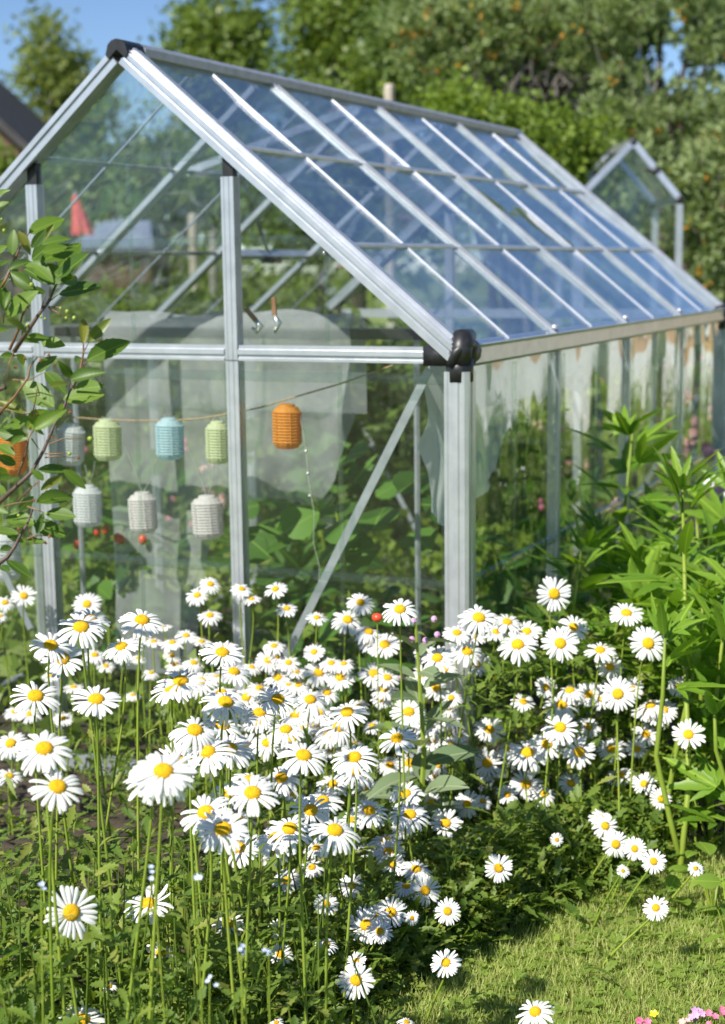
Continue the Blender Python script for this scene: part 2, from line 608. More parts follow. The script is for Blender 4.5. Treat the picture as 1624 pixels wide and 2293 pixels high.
# corner posts: fluted, wider
BT, BQ = on_plane(962, 826, 1, .034), on_plane(640, 1470, 1, .034)
BF, BG = on_plane(765, 865, 1, LEN - .034), on_plane(975, 1268, 1, LEN - .034)
BF, BG = Vector((-BF.x, BF.y, BF.z)), Vector((-BG.x, BG.y, BG.z))
CP = [(-.030, -.028), (-.022, -.030), (-.018, -.028), (-.010, -.028), (-.006, -.031), (.006, -.031), (.010, -.028), (.018, -.028), (.024, -.031), (.032, -.024),
      (.031, -.008), (.026, -.006), (.026, .004), (.031, .006), (.031, .026), (-.030, .026)]
for y0, e in ((0.0, 1), (LEN, -1)):
    for s in (1, -1):
        MB().extrude([(u * s, v) for u, v in (CP if s > 0 else CP[::-1])], (s * HW, y0, .0), (s * HW, y0, E - .050), (1, 0, 0), (0, e, 0)).build('corner_post', alu, gh)
        # black elbow connector: socket on the post, knuckle, socket on the gutter and on the gable beam
        m = MB()
        m.tube([(s * HW, y0, E - .075), (s * HW, y0, E - .02)], [.033, .034], 12)
        m.box((min(s * (HW - .085), s * (HW - .01)), y0 - .026, E - .037), (max(s * (HW - .085), s * (HW - .01)), y0 + .026, E + .012))
        m.tube([(s * (HW + .002), y0, E - .006), (s * (HW + .002), y0 + e * .062, E - .006)], [.034, .032], 10)
        if e > 0:
            m.tube([(s * (HW + .004), y0 - .006, E - .03), (s * (HW + .006), y0 - .010, E + .004), (s * (HW + .004), y0 + .004, E + .026), (s * (HW + .002), y0 + .06, E + .032)], [.028, .029, .027, .018], 12)
            m.tube([(s * (HW - .012), y0 - .030, E - .034), (s * (HW + .004), y0 - .034, E - .002), (s * (HW + .022), y0 - .012, E + .016), (s * (HW + .024), y0 + .03, E + .012)], [.011, .012, .014, .013], 10)
        m.build('corner_elbow', blackp, gh, True)
    # gable: sill, eave beam, two inner posts
    MB().extrude([(-.02, -.02), (.02, -.02), (.02, .02), (-.02, .02)], (-HW + .03, y0, .022), (HW - .03, y0, .022), (0, 1, 0), (0, 0, 1)).build('base_rail', galv, gh)
    BEAM = [(-.019, -.020), (.018, -.020), (.018, .019), (-.014, .019), (-.014, .010), (-.020, .008), (-.020, -.004), (-.015, -.006), (-.015, -.012), (-.019, -.014)]
    for xa, xb in ((-HW + .085, -TP - .020), (-TP + .020, TP - .020), (TP + .020, HW - .085)):
        MB().extrude(BEAM, (xa, y0, E - .012), (xb, y0, E - .012), (0, e, 0), (0, 0, 1)).build('gable_beam', alu, gh)
    for s in (1, -1):
        zt = HR - SLOPE * TP
        MB().extrude(POST, (s * TP, y0, .045), (s * TP, y0, E - .034), (1, 0, 0), (0, e, 0)).build('gable_post', alu, gh)
        MB().extrude(POST, (s * TP, y0 - e * .002, E - .030), (s * TP, y0 - e * .002, zt - .085), (1, 0, 0), (0, e, 0)).build('gable_post', alu, gh)
        MB().box((s * TP - .015, y0 - .012, zt - .084), (s * TP + .015, y0 + .012, zt - .028)).build('post_socket', blackp, gh)
        # flat diagonal braces
        br = [(-.011, -.0015), (.011, -.0015), (.011, .0015), (-.011, .0015)]
        if e > 0:
            MB().extrude(br, (s * BT.x, .034, BT.z), (s * BQ.x, .034, BQ.z), (1, 0, .5), (0, 1, 0)).build('diagonal_brace', galv, gh)
        else:
            MB().extrude(br, (s * BF.x, LEN - .034, BF.z), (s * BG.x, LEN - .034, BG.z), (1, 0, .5), (0, 1, 0)).build('diagonal_brace', galv, gh)


def pane(poly, nrm, mat, bend=None, th=.003):
    return MB().slab(poly, nrm, th).build('pane', mat, gh)


def rib(p0, p1, nrm, parent, w=.014, hgt=.007):
    t = (Vector(p1) - Vector(p0)).normalized()
    side = t.cross(Vector(nrm))
    MB().extrude([(-w / 2, .0016), (w / 2, .0016), (w * .32, hgt * .75), (0, hgt), (-w * .32, hgt * .75)], p0, p1, side, nrm).build('rib', rib_mat, parent)


zb = .045
for y0, e in ((0.0, -1), (LEN, 1)):
    n = (0, e, 0)
    y = y0 + e * .003
    zt = HR - SLOPE * TP
    g = .012
    # lower three panels
    for xa, xb in ((-HW + .03, -TP - g), (-TP + g, TP - g), (TP + g, HW - .03)):
        p = pane([(xa, y, zb), (xb, y, zb), (xb, y, E - .03), (xa, y, E - .03)], n, pane_wall)
        xm = (xa + xb) / 2
        rib((xm, y, zb), (xm, y, E - .04), n, p)
        for zz in (.62, E - .072):
            rib((xa, y, zz), (xb, y, zz), n, p, .026, .011)
        for xx in (xa + .012, xb - .012):
            rib((xx, y, zb), (xx, y, E - .04), n, p, .012, .009)
    # upper panels
    ztop = HR - .055
    p = pane([(-TP + g, y, E), (TP - g, y, E), (TP - g, y, zt - .02), (.02, y, ztop), (-.02, y, ztop), (-TP + g, y, zt - .02)], n, pane_wall)
    rib((0, y, E + .01), (0, y, zt - .03), n, p)
    rib((-TP + .03, y, zt - .03), (TP - .03, y, zt - .03), n, p, .024, .011)
    rib((-TP + .02, y, E + .27), (TP - .02, y, E + .27), n, p, .024, .011)
    rib((TP - .02, y, E + .01), (TP - .02, y, zt - .04), n, p, .010, .008)
    for s in (1, -1):
        xo = HW - .09
        p = pane([(s * (TP + g), y, E), (s * xo, y, E), (s * (TP + g), y, zt - .045)], n, pane_wall)
        xm = TP + .27
        rib((s * xm, y, E + .01), (s * xm, y, HR - SLOPE * xm - .05), n, p)
        zz = E + .27
        rib((s * (TP + .015), y, zz), (s * ((HR - zz) / SLOPE - .05), y, zz), n, p, .024, .011)
        MB().sphere((s * xm, y + e * .01, HR - SLOPE * xm - .055), .006, 6).build('bolt', alu, p, True)
for s in (1, -1):
    for k in range(4):
        ya, yb = k * BAY + .022, (k + 1) * BAY - .022
        x = s * (HW + .006)
        n = (s, 0, 0)
        p = pane([(x, ya, .045), (x, yb, .045), (x, yb, E - .035), (x, ya, E - .035)], n, pane_side)
        ym = (ya + yb) / 2
        rib((x, ym, .05), (x, ym, E - .05), n, p)
        rib((x, ya, .62), (x, yb, .62), n, p, .030, .012)
        for yy in (ya + .014, yb - .014):
            rib((x, yy, .05), (x, yy, E - .05), n, p, .012, .010)
        nn = NR if s > 0 else NL
        if s < 0 and k == 2:
            x0v = .62
        else:
            x0v = .02
        p = pane([roof_pt(s, .025, ya), roof_pt(s, .025, yb), roof_pt(s, HW - .008, yb), roof_pt(s, HW - .008, ya)] if x0v < .1 else
                 [roof_pt(s, x0v, ya), roof_pt(s, x0v, yb), roof_pt(s, HW - .008, yb), roof_pt(s, HW - .008, ya)], nn, pane_roof)
        MB().extrude([(-.004, .0016), (.004, .0016), (.003, .006), (-.003, .006)], roof_pt(s, x0v + .02, ym), roof_pt(s, HW - .01, ym), (0, 1, 0), nn).build('glazing_bar', alu, p)
        for yy in (ya + .016, yb - .016):
            rib(roof_pt(s, x0v + .02, yy), roof_pt(s, HW - .01, yy), nn, p, .010, .008)
# open roof vent in the third bay of the far slope, hinged at the ridge
vn = Matrix.Rotation(R(24), 3, 'Y')
va, vb = 2 * BAY + .03, 3 * BAY - .03


def vent_pt(x, y, lift=0.0):
    base = roof_pt(-1, .03, y, .02)
    d = vn @ (roof_pt(-1, x, y) - roof_pt(-1, .03, y))
    return base + d + (vn @ NL) * lift


m = MB()
for (xa, y1, xb, y2) in ((.03, va, .60, va), (.03, vb, .60, vb), (.60, va, .60, vb), (.05, va, .05, vb)):
    m.extrude([(-.014, -.010), (.014, -.010), (.014, .010), (-.014, .010)], vent_pt(xa, y1), vent_pt(xb, y2), vn @ NL)
vf = m.build('roof_vent', alu, gh)
vf['label'] = 'roof vent propped open on the slope away from the gutter'
MB().slab([vent_pt(.05, va), vent_pt(.05, vb), vent_pt(.60, vb), vent_pt(.60, va)], vn @ NL, .003).build('pane', pane_roof, vf)
MB().extrude([(-.016, -.012), (.016, -.012), (.016, .010), (-.016, .010)], roof_pt(-1, .62, va), roof_pt(-1, .62, vb), NL).build('vent_sill', alu, gh)
m = MB()
ym = (va + vb) / 2
m.tube([roof_pt(-1, .62, ym, -.02), vent_pt(.58, ym, -.01)], .007, 6)
m.box(tuple(roof_pt(-1, .62, ym, -.03) - Vector((.03, .03, .012))), tuple(roof_pt(-1, .62, ym, -.03) + Vector((.03, .03, .012))))
m.build('vent_stay', blackp, gh)

# ------------------------------------------------------------------ inside: fleece on a rack, twine with lanterns
rack = thing('fleece_rack', 'low black rail on two thin uprights inside the greenhouse, fleece hung over it', 'rack', (0, .50, 0))
m = MB(); m.box((-.60, .46, E + .000), (.64, .54, E + .028)); m.build('rail', blackp, rack)
for xx in (-.56, .60):
    MB().tube([(xx, .5, 0), (xx, .5, E + .004)], .009, 6).build('upright', galv, rack)


def drape(name, label, xl, xr, ytop, ztop, bottom, nu=44, nv=34, seed=1, back=.25, axis='x', sw=.02, mat=None):
    """cloth hung over a rail: short fall behind, long fall in front with soft vertical folds"""
    r = random.Random(seed)
    ph = [r.uniform(0, 6.28) for _ in range(6)]
    vs_, fs_ = [], []
    for i in range(nu + 1):
        u = i / nu
        zb_ = np.interp(u, [b[0] for b in bottom], [b[1] for b in bottom])
        xx = xl + (xr - xl) * u
        bump_ = .006 * math.sin(u * 9 + ph[0]) + .004 * math.sin(u * 23 + ph[1])
        for j in range(nv + 1):
            t = j / nv
            if t < .15:                                   # behind
                a = (1 - t / .15)
                yy, zz = ytop + .055, ztop - back * a
            elif t < .3:                                  # round roll on top
                a = (t - .15) / .15 * math.pi
                yy, zz = ytop + .055 * math.cos(a), ztop + (.045 + bump_) * math.sin(a)
            else:
                a = (t - .3) / .7
                yy = ytop - .055
                zz = ztop + (zb_ - ztop) * a
                yy += sw * a * (math.sin(u * 21 + ph[2] + a) + .6 * math.sin(u * 40 + ph[3])) + .02 * a * math.sin(a * 6 + ph[4] + 3 * u)
            vs_.append((xx + .03 * max(0, (t - .3)) * math.sin(7 * u + ph[5]), yy, zz) if axis == 'x' else (yy, xx, zz))
    for i in range(nu):
        for j in range(nv):
            a = i * (nv + 1) + j
            fs_.append((a, a + 1, a + nv + 2, a + nv + 1))
    o = link(name, mesh(name, vs_, fs_, mat or fleece, True))
    tag(o, label, 'garden fleece')
    return o


drape('fleece_sheet', 'sheer grey-white fleece sheet draped over the black rail behind the lanterns', -.41, .42, .50, E + .03,
      [(0, .18), (.33, .16), (.385, .30), (.43, .55), (.52, .70), (.70, .74), (.85, .72), (.93, .80), (1, .98)], seed=3, sw=.022)
drape('fleece_sheet', 'fleece panel with a rounded lower edge inside the first side pane', .10, BAY - .06, HW - .075, E - .06,
      [(0, .95), (.1, .78), (.35, .70), (.6, .76), (.85, .84), (1, 1.0)], seed=5, axis='y', back=.1, nu=24, sw=.012, mat=fleece_thick)
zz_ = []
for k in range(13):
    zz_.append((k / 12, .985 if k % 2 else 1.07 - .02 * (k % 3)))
drape('zigzag_reflection_strip', 'pale zigzag-edged strip added inside the side panes, shaped as their white reflection', BAY + .04, LEN - .06, HW - .075, E - .06, zz_, seed=8, axis='y', back=.06, nu=72, nv=18, sw=.006, mat=fleece_thick)  # added cloth strip, shaped as the white zigzag reflection in the side panes

twine_m = plain('twine', (0.30, 0.20, 0.11), (0.46, 0.33, 0.20), 0.9, 0, 200)
wire_m = plain('silver_wire', (0.55, 0.55, 0.53), (0.75, 0.75, 0.73), 0.35, 0.8, 50)
YS = .075                                                   # the line hangs just inside the gable
tp = [(-40, 905), (60, 925), (160, 934), (240, 940), (310, 942), (380, 942), (450, 937), (515, 926), (585, 912), (650, 892), (760, 860), (880, 818)]
tw = [on_plane(a, b, 1, YS) for a, b in tp]
tag(MB().tube(tw, .0022, 5).build('twine', twine_m), 'thin brown twine sagging across inside the gable panes', 'twine')


def lantern_mats():
    out = {}
    for nm, c in (('white', (0.86, 0.87, 0.88)), ('green', (0.76, 0.82, 0.54)), ('blue', (0.60, 0.80, 0.86)), ('orange', (0.90, 0.40, 0.06)), ('grey', (0.84, 0.80, 0.79))):
        m, nt, b, o = new_mat('lantern_' + nm)
        b.inputs['Roughness'].default_value = 0.7
        f = noise(nt, 160, 4)
        nt.links.new(ramp(nt, f, [(0.35, tuple(x * .80 for x in c)), (0.7, c)]), b.inputs['Base Color'])
        t = nt.nodes.new('ShaderNodeBsdfTranslucent'); t.inputs['Color'].default_value = (*c, 1)
        mx = nt.nodes.new('ShaderNodeMixShader'); mx.inputs['Fac'].default_value = 0.45
        nt.links.new(b.outputs[0], mx.inputs[1]); nt.links.new(t.outputs[0], mx.inputs[2])
        nt.links.new(mx.outputs[0], o.inputs['Surface'])
        out[nm] = m
    return out


LM = lantern_mats()


def lantern(px, py, w, hgt, colour, label, hang, Y=YS, tilt=0.0):
    c = on_plane(px, py, 1, Y)
    d = (c - CAM).dot(FWD)
    r, H = w * d / FPX / 2, hgt * d / FPX
    root = thing('paper_lantern', label, 'lantern', c - Vector((0, 0, H / 2)), 'lanterns on the twine')
    prof = [(r * .55, 0), (r * .78, .02 * H), (r * .97, .12 * H)]
    n = 21
    for k in range(n + 1):
        z = .13 + .74 * k / n
        prof.append((r * (1.0 + (.05 if k % 2 else -.05)), z * H))
    prof += [(r * .97, .88 * H), (r * .78, .98 * H), (r * .55, H)]
    m = MB(); m.lathe(prof, 16, root.location)
    rotm = Matrix.Rotation(tilt, 3, Vector((0, 1, 0)))
    m.v = [rotm @ (p - Vector(c)) + Vector(c) for p in m.v]
    sh_ = m.build('shade', LM[colour], root)
    m = MB()
    for k in range(6):
        a = k * math.pi / 3 + .2
        m.tube([c + rotm @ Vector((r * 1.03 * math.cos(a), r * 1.03 * math.sin(a), q * H / 2)) for q in (-.78, 0, .78)], .0012, 4)
    m.build('side_wire', LM[colour], root)
    m = MB(); m.lathe([(r * .56, -.004), (r * .58, .004), (r * .50, .006), (r * .12, .008)], 14, c + Vector((0, 0, H / 2)))
    m.build('cap', LM[colour], root, True)
    top = c + Vector((0, 0, H / 2))
    m = MB()
    if hang == 'twine':
        ht = on_plane(px, np.interp(px, [a for a, b in tp], [b for a, b in tp]), 1, YS)
        for q in (-.5, .5):
            m.tube([top + Vector((r * q, 0, 0)), top + Vector((r * q * .8, 0, .012)), ht + Vector((0, 0, .002))], .0012, 4)
    else:
        for (qx, qy) in hang:
            m.tube([top, (top + on_plane(qx, qy, 1, Y)) / 2 + Vector((.006, 0, -.004)), on_plane(qx, qy, 1, Y)], .0011, 4)
    m.build('hanger', wire_m, root)
    return root


lantern(158, 997, 62, 88, 'white', 'frosty white lantern on the twine next to the green lantern by the cherry twigs', 'twine', tilt=.10)
lantern(241, 987, 62, 88, 'green', 'pale green lantern hanging between the white and the blue lantern', 'twine')
lantern(380, 985, 63, 88, 'blue', 'light blue ribbed lantern hanging from the middle of the twine', 'twine')
lantern(488, 993, 54, 90, 'green', 'pale green lantern hanging just beside the gable post', 'twine')
lantern(643, 957, 64, 95, 'orange', 'bright orange ribbed lantern alone between gable post and corner', 'twine')
lantern(28, 1015, 64, 95, 'orange', 'orange lantern half hidden behind the cherry leaves', 'twine')
lantern(196, 1135, 63, 88, 'white', 'off-white lantern hung below the white and green lanterns', [(190, 1040), (213, 1032)])
lantern(320, 1150, 62, 88, 'grey', 'pinkish grey lantern in the middle of the lower three', [(280, 1000), (350, 1028)], tilt=-.05)
lantern(465, 1160, 68, 92, 'grey', 'silvery grey lantern of the lower row beside the gable post', [(420, 1000), (480, 1038)], tilt=-.06)
lantern(12, 1245, 70, 110, 'white', 'white lantern low down behind the dangling cherry twigs', [(20, 1062), (-6, 1050)])
m = MB()
m.tube([on_plane(a, b, 1, YS) for a, b in ((672, 930), (684, 1000), (692, 1080), (704, 1150), (702, 1215), (716, 1270), (712, 1330))], .0012, 4)
for a, b in ((686, 1010), (690, 1060), (694, 1110)):
    m.sphere(on_plane(a, b, 1, YS), .0045, 6)
tag(m.build('fairy_light_wire', wire_m), 'loose silver light wire trailing below the orange lantern', 'wire')
clip_m = plain('brown_strap', (0.20, 0.09, 0.04), (0.32, 0.16, 0.08), 0.6)
for (px, y0_, y1_, lab, lean) in ((613, 665, 740, 'upright strap with a shiny clip hanging over the gable beam near the gable post', 2),
                                  (550, 690, 742, 'short leaning brown strap beside the gable post', 24)):
    o = thing('strap_clip', lab, 'clip', on_plane(px + lean, y1_, 1, .06))
    a, b = on_plane(px, y0_, 1, .06), on_plane(px + lean, (y0_ * .45 + y1_ * .55), 1, .06)
    MB().extrude([(-.006, -.003), (.006, -.003), (.006, .003), (-.006, .003)], a, b, (1, 0, 0)).build('strap', clip_m, o)
    c2 = on_plane(px + lean, y1_, 1, .06)
    MB().tube([b, (b + c2) / 2 + Vector((.012, 0, 0)), c2, c2 + Vector((-.012, 0, .01))], [.006, .010, .008, .003], 6).build('clip', wire_m, o, True)


# ------------------------------------------------------------------ daisies
def petals_geo(seed, n, droop, ragged=0.0, lift=0.0):
    """list of (verts, faces), each one petal of a unit-radius flower facing +Z (disc radius 0.27)"""
    r = random.Random(seed)
    out = []
    for k in range(n):
        a = 2 * math.pi * (k + r.uniform(-.22, .22)) / n
        L = .80 * r.uniform(.86, 1.06)
        w = .158 * r.uniform(.80, 1.12) * (21 / n) ** .5
        dr = droop * r.uniform(.5, 1.5) + r.uniform(-.08, .08)
        if ragged and r.random() < .45:
            dr -= ragged * r.uniform(.4, 1.2)
        tw_ = r.uniform(-.25, .25)
        z0 = r.uniform(-.03, .03) - (k % 2) * .025
        v, f = [], []
        NS = 5
        bend = r.uniform(-.10, .10)
        for i in range(NS + 1):
            t = i / NS
            ww = w / 2 * (0.45 + 0.62 * math.sin(min(1, t * 1.25) * math.pi * .55)) * (1 if t < .99 else .62)
            for j, s in enumerate((-1, -.45, .45, 1)):
                rad = .20 + L * t
                tip = 0
                if i == NS:
                    tip = -.035 if abs(s) < .9 and r.random() < .5 else -.05 * abs(s)
                zz = z0 + .05 * t * math.sin(t * 3) - dr * L * t * t + (.022 if abs(s) < .9 else -.006) * (1 if abs(s) > .9 or True else 0) + tw_ * s * ww
                lat = s * ww + bend * t * t
                x, y = rad + tip, lat
                v.append((x * math.cos(a) - y * math.sin(a), x * math.sin(a) + y * math.cos(a), zz))
        for i in range(NS):
            for j in range(3):
                q = i * 4 + j
                f.append((q, q + 1, q + 5, q + 4))
        out.append((v, f))
    return out


HEADS = []
for k, (n, droop, rag) in enumerate([(22, .05, 0), (24, .12, 0), (20, .18, 0), (23, .28, 0), (21, .40, 0), (25, .33, 0), (19, .08, .2), (17, .25, .75), (22, .52, .1), (27, .10, 0)]):
    ps = petals_geo(100 + k, n, droop, rag)
    V, F = [], []
    for v, f in ps:
        q = len(V); V += v; F += [tuple(i + q for i in g_) for g_ in f]
    HEADS.append((droop, [mesh('petal', v, f, petal_m, True) for v, f in ps], mesh('petals', V, F, petal_m, True)))
m = MB(); m.lathe([(.30, -.03), (.305, .02), (.285, .07), (.23, .125), (.15, .16), (.07, .165), (.02, .150), (.001, .148)], 18)
DISC = mesh('flower_disc', m.v, m.f, disc_m, True)
m = MB(); m.lathe([(.03, -.26), (.06, -.20), (.20, -.12), (.27, -.05), (.24, -.03)], 12)
CALYX = mesh('calyx', m.v, m.f, stem_m, True)

TA = [(107, 160, 105, .85), (22, 190, 90, .7), (2, 250, 60, .7), (390, 197, 118, .85), (885, 157, 98, .75), (944, 107, 92, .75), (1085, 130, 92, .6), (1130, 175, 80, .45), (1237, 130, 98, .7),
      (942, 247, 100, .65), (1287, 217, 95, .62), (1422, 258, 92, .6), (1560, 267, 135, .75), (1618, 190, 115, .8), (405, 265, 170, .6), (363, 300, 205, .7), (637, 270, 190, .62), (228, 382, 180, .7),
      (280, 442, 180, .85), (545, 388, 165, .55), (425, 425, 95, .65), (475, 475, 80, .6), (835, 338, 92, .6), (773, 370, 100, .5), (905, 365, 90, .4), (650, 355, 80, .4), (690, 365, 90, .4),
      (1015, 388, 95, .5), (997, 415, 180, .6), (773, 430, 85, .5), (785, 467, 85, .55), (870, 460, 95, .65), (678, 505, 70, .6), (1050, 500, 150, .6), (975, 520, 100, .45), (1230, 385, 95, .6),
      (1205, 450, 115, .75), (1245, 435, 70, .5), (1295, 460, 100, .7), (1410, 412, 95, .8), (1487, 462, 100, .6), (1543, 465, 90, .6), (1330, 500, 90, .6), (1430, 505, 130, .8), (1527, 525, 130, .8),
      (1247, 527, 115, .75), (1295, 557, 80, .6), (1165, 575, 110, .6), (810, 543, 195, .62), (770, 580, 180, .45), (900, 545, 140, .7), (992, 597, 150, .6), (1012, 637, 200, .65), (1105, 615, 130, .8),
      (1247, 624, 170, .75), (1392, 625, 150, .75), (1467, 595, 110, .7), (160, 610, 205, .72), (432, 625, 205, .65), (232, 517, 80, .6), (65, 680, 90, .6), (135, 690, 100, .6), (285, 710, 90, .6),
      (595, 605, 70, .5), (1165, 685, 170, .6), (1327, 695, 150, .55), (1435, 682, 130, .6), (1558, 682, 170, .7), (1610, 645, 90, .5), (998, 742, 180, .6), (875, 763, 205, .7), (1160, 730, 140, .45),
      (1283, 760, 160, .6), (1360, 750, 130, .45), (1520, 750, 160, .7), (1475, 785, 130, .7), (1310, 805, 120, .6), (1200, 820, 150, .7), (48, 822, 140, .8), (198, 846, 230, .75), (40, 970, 120, .6),
      (258, 1017, 230, .75), (930, 862, 220, .65), (1033, 848, 190, .8), (802, 900, 180, .85), (733, 947, 260, .72), (690, 985, 240, .55), (1112, 835, 140, .8), (1362, 877, 205, .7), (1590, 885, 190, .7),
      (1590, 950, 170, .6), (1263, 977, 170, .75), (1123, 985, 170, .5), (1493, 1005, 140, .7), (1133, 1045, 220, .75), (1030, 1045, 160, .8), (1450, 1078, 160, .7), (1395, 1122, 180, .82), (923, 1132, 220, .75),
      (1065, 1158, 150, .5), (1000, 1207, 225, .8), (1300, 1205, 200, .7), (1240, 1245, 190, .6), (1503, 1212, 210, .7), (1070, 1290, 180, .8), (1230, 1305, 150, .75), (1418, 1290, 110, .6), (1580, 1165, 110, .7),
      (1315, 1055, 100, .5), (1585, 820, 100, .5), (1480, 855, 100, .5), (735, 300, 70, .35), (560, 430, 90, .4), (330, 570, 90, .4), (620, 440, 70, .5), (1130, 480, 90, .5), (1340, 560, 100, .6), (1420, 740, 110, .5)]
TB = [(170, 220, 150, .75), (860, 150, 145, 1.0), (523, 257, 165, .75), (650, 277, 130, .6), (737, 320, 130, .75), (425, 325, 120, .6), (497, 340, 110, .6), (600, 320, 100, .7), (697, 377, 165, .8),
      (887, 372, 150, .95), (945, 300, 130, .85), (1183, 237, 145, .6), (1280, 372, 155, .95), (1065, 403, 135, .6), (1110, 478, 115, .85), (40, 370, 100, .8), (102, 377, 140, .75), (30, 320, 120, .6),
      (470, 408, 140, .75), (337, 437, 140, .8), (290, 420, 110, .5), (518, 465, 110, .9), (370, 487, 110, .8), (270, 510, 110, .8), (53, 507, 130, .8), (115, 525, 110, .7), (330, 570, 120, .85),
      (400, 615, 90, .8), (385, 665, 80, .6), (100, 577, 110, .7), (90, 625, 90, .6), (823, 568, 90, 1.0), (722, 633, 105, .7), (930, 583, 130, .55), (1015, 600, 110, 1.0), (1070, 615, 110, 1.0),
      (1145, 598, 145, 1.0), (1205, 575, 100, 1.0), (893, 645, 140, .8), (1418, 565, 98, .9), (1290, 650, 130, .55), (1350, 670, 120, .8), (1262, 682, 100, .5), (1320, 705, 110, .4), (210, 678, 145, .85),
      (300, 735, 130, .7), (270, 715, 110, .6), (395, 715, 80, .8), (45, 740, 80, .7), (570, 757, 130, .85), (887, 748, 155, .85), (1015, 747, 105, .8), (1270, 778, 110, .9), (1460, 780, 140, .95),
      (157, 797, 165, .7), (255, 820, 90, .7), (313, 803, 110, .75), (440, 785, 70, .7), (403, 833, 130, .9), (828, 822, 140, .9), (740, 860, 170, .75), (650, 840, 100, .6), (973, 857, 140, 1.0),
      (1115, 845, 120, .85), (1230, 845, 100, .9), (340, 917, 90, .8), (215, 907, 140, .8), (125, 917, 110, .8), (560, 908, 130, .95), (330, 963, 95, .85), (348, 1003, 80, .8), (550, 963, 70, .5),
      (170, 985, 100, .8), (20, 1023, 120, .8), (195, 1045, 150, .7), (733, 1003, 135, .95), (1155, 963, 125, .6), (1262, 1000, 105, .95), (935, 998, 110, .8), (650, 1048, 95, .85), (815, 1045, 105, .8),
      (470, 1092, 115, 1.0), (540, 1077, 80, .8), (310, 1085, 100, 1.0), (32, 1120, 165, .7), (215, 1137, 165, .7), (375, 1175, 135, .9), (1337, 1067, 90, 1.0), (1088, 1188, 110, 1.0), (1065, 1150, 90, .8),
      (1135, 1270, 115, 1.0), (1220, 1290, 95, 1.0), (872, 1250, 55, 1.0), (180, 1200, 90, .8), (105, 1255, 140, .5), (120, 1305, 140, .8), (10, 1300, 60, 1.0)]
TC = [(320, 517, 218, 1.0), (665, 477, 200, .6), (722, 700, 135, .85), (1025, 567, 145, .85), (1287, 375, 130, .75), (1250, 595, 90, .95), (1258, 705, 110, .85), (1465, 480, 105, .85), (1465, 660, 100, .65),
      (1580, 397, 110, .85), (1400, 315, 100, .75), (1598, 822, 155, .95), (1600, 735, 80, .9), (490, 848, 75, .8), (368, 1000, 200, .7), (1240, 1012, 70, .7)]
TD = [(137, 300, 105, .9), (243, 322, 130, .7), (198, 398, 110, .6), (283, 417, 125, 1.0), (383, 510, 110, 1.0), (130, 515, 140, .9), (55, 530, 120, .8), (18, 572, 150, 1.0), (80, 600, 110, .9),
      (225, 540, 60, 1.0), (376, 740, 125, .95), (612, 317, 118, 1.0), (775, 960, 155, .8), (1305, 287, 100, 1.0), (1168, 330, 55, .95), (1315, 495, 105, .95), (1492, 320, 65, .9), (200, 1005, 80, .6)]
DAISIES = []
K_ = 1 / 1.0363
for T, ox, oy, sc in ((TA, 0, 1300, 1.9333), (TB, 840, 1300, 1.9264), (TC, 0, 1850, 1.9333), (TD, 840, 1850, 1.9264)):
    for (u, v, w, a) in T:
        DAISIES.append(((ox + u / sc) * K_, (oy + v / sc) * K_, w / sc * K_, a))
UNIQUE = {}


def name_one(px, py, text):
    k = min(range(len(DAISIES)), key=lambda i: (DAISIES[i][0] - px) ** 2 + (DAISIES[i][1] - py) ** 2)
    UNIQUE[k] = text


name_one(1240, 1330, 'daisy facing out flat, standing alone above the others before the side panes')
name_one(1200, 2265, 'lone daisy low over the open lawn')
name_one(1000, 2155, 'daisy at the end of a long bare slanting stem over the lawn edge')
name_one(332, 2020, 'ragged daisy with upswept petals low among the green stems')
name_one(158, 2045, 'large flat daisy with round disc low among the green stems')
name_one(1475, 2030, 'daisy by itself at the lawn edge beside the tall leafy plants')
name_one(1118, 1943, 'solitary daisy against dark foliage above the lawn')
name_one(365, 1728, 'biggest double-looking daisy with two layers of drooping petals')
name_one(185, 2285, 'daisy close to the ground at the very front of the clump')
name_one(362, 2135, 'daisy crossed by a thin green stem below the ragged one')
name_one(898, 1363, 'daisy on a straight stem in front of the grey-green felted plant')
name_one(1452, 1440, 'large flat daisy in front of the tall leafy plants')
name_one(1542, 1642, 'daisy on the two pale stalks of the tall leafy plant')
name_one(1403, 1373, 'tilted daisy with a wide disc under the tall leafy plants')

STEM_LEAF = []
for k in range(5):
    V, F = [], []
    for q in range(6):
        v, f = leaf_geo(random.uniform(.025, .05), random.uniform(.007, .012), 7, .3, random.uniform(.2, .9), .25, .62, .3)
        a, el = random.uniform(0, 6.28), random.uniform(.3, 1.0)
        mt = Matrix.Translation((0, 0, random.uniform(.05, .8))) @ Matrix.Rotation(a, 4, 'Z') @ Matrix.Rotation(el, 4, 'X')
        kk = len(V)
        z_ = mt.translation.z
        V += [tuple(mt @ Vector(p)) for p in v]; F += [tuple(i + kk for i in g_) for g_ in f]
    STEM_LEAF.append(mesh('stem_leaves', V, F, daisy_leaf_m, True))

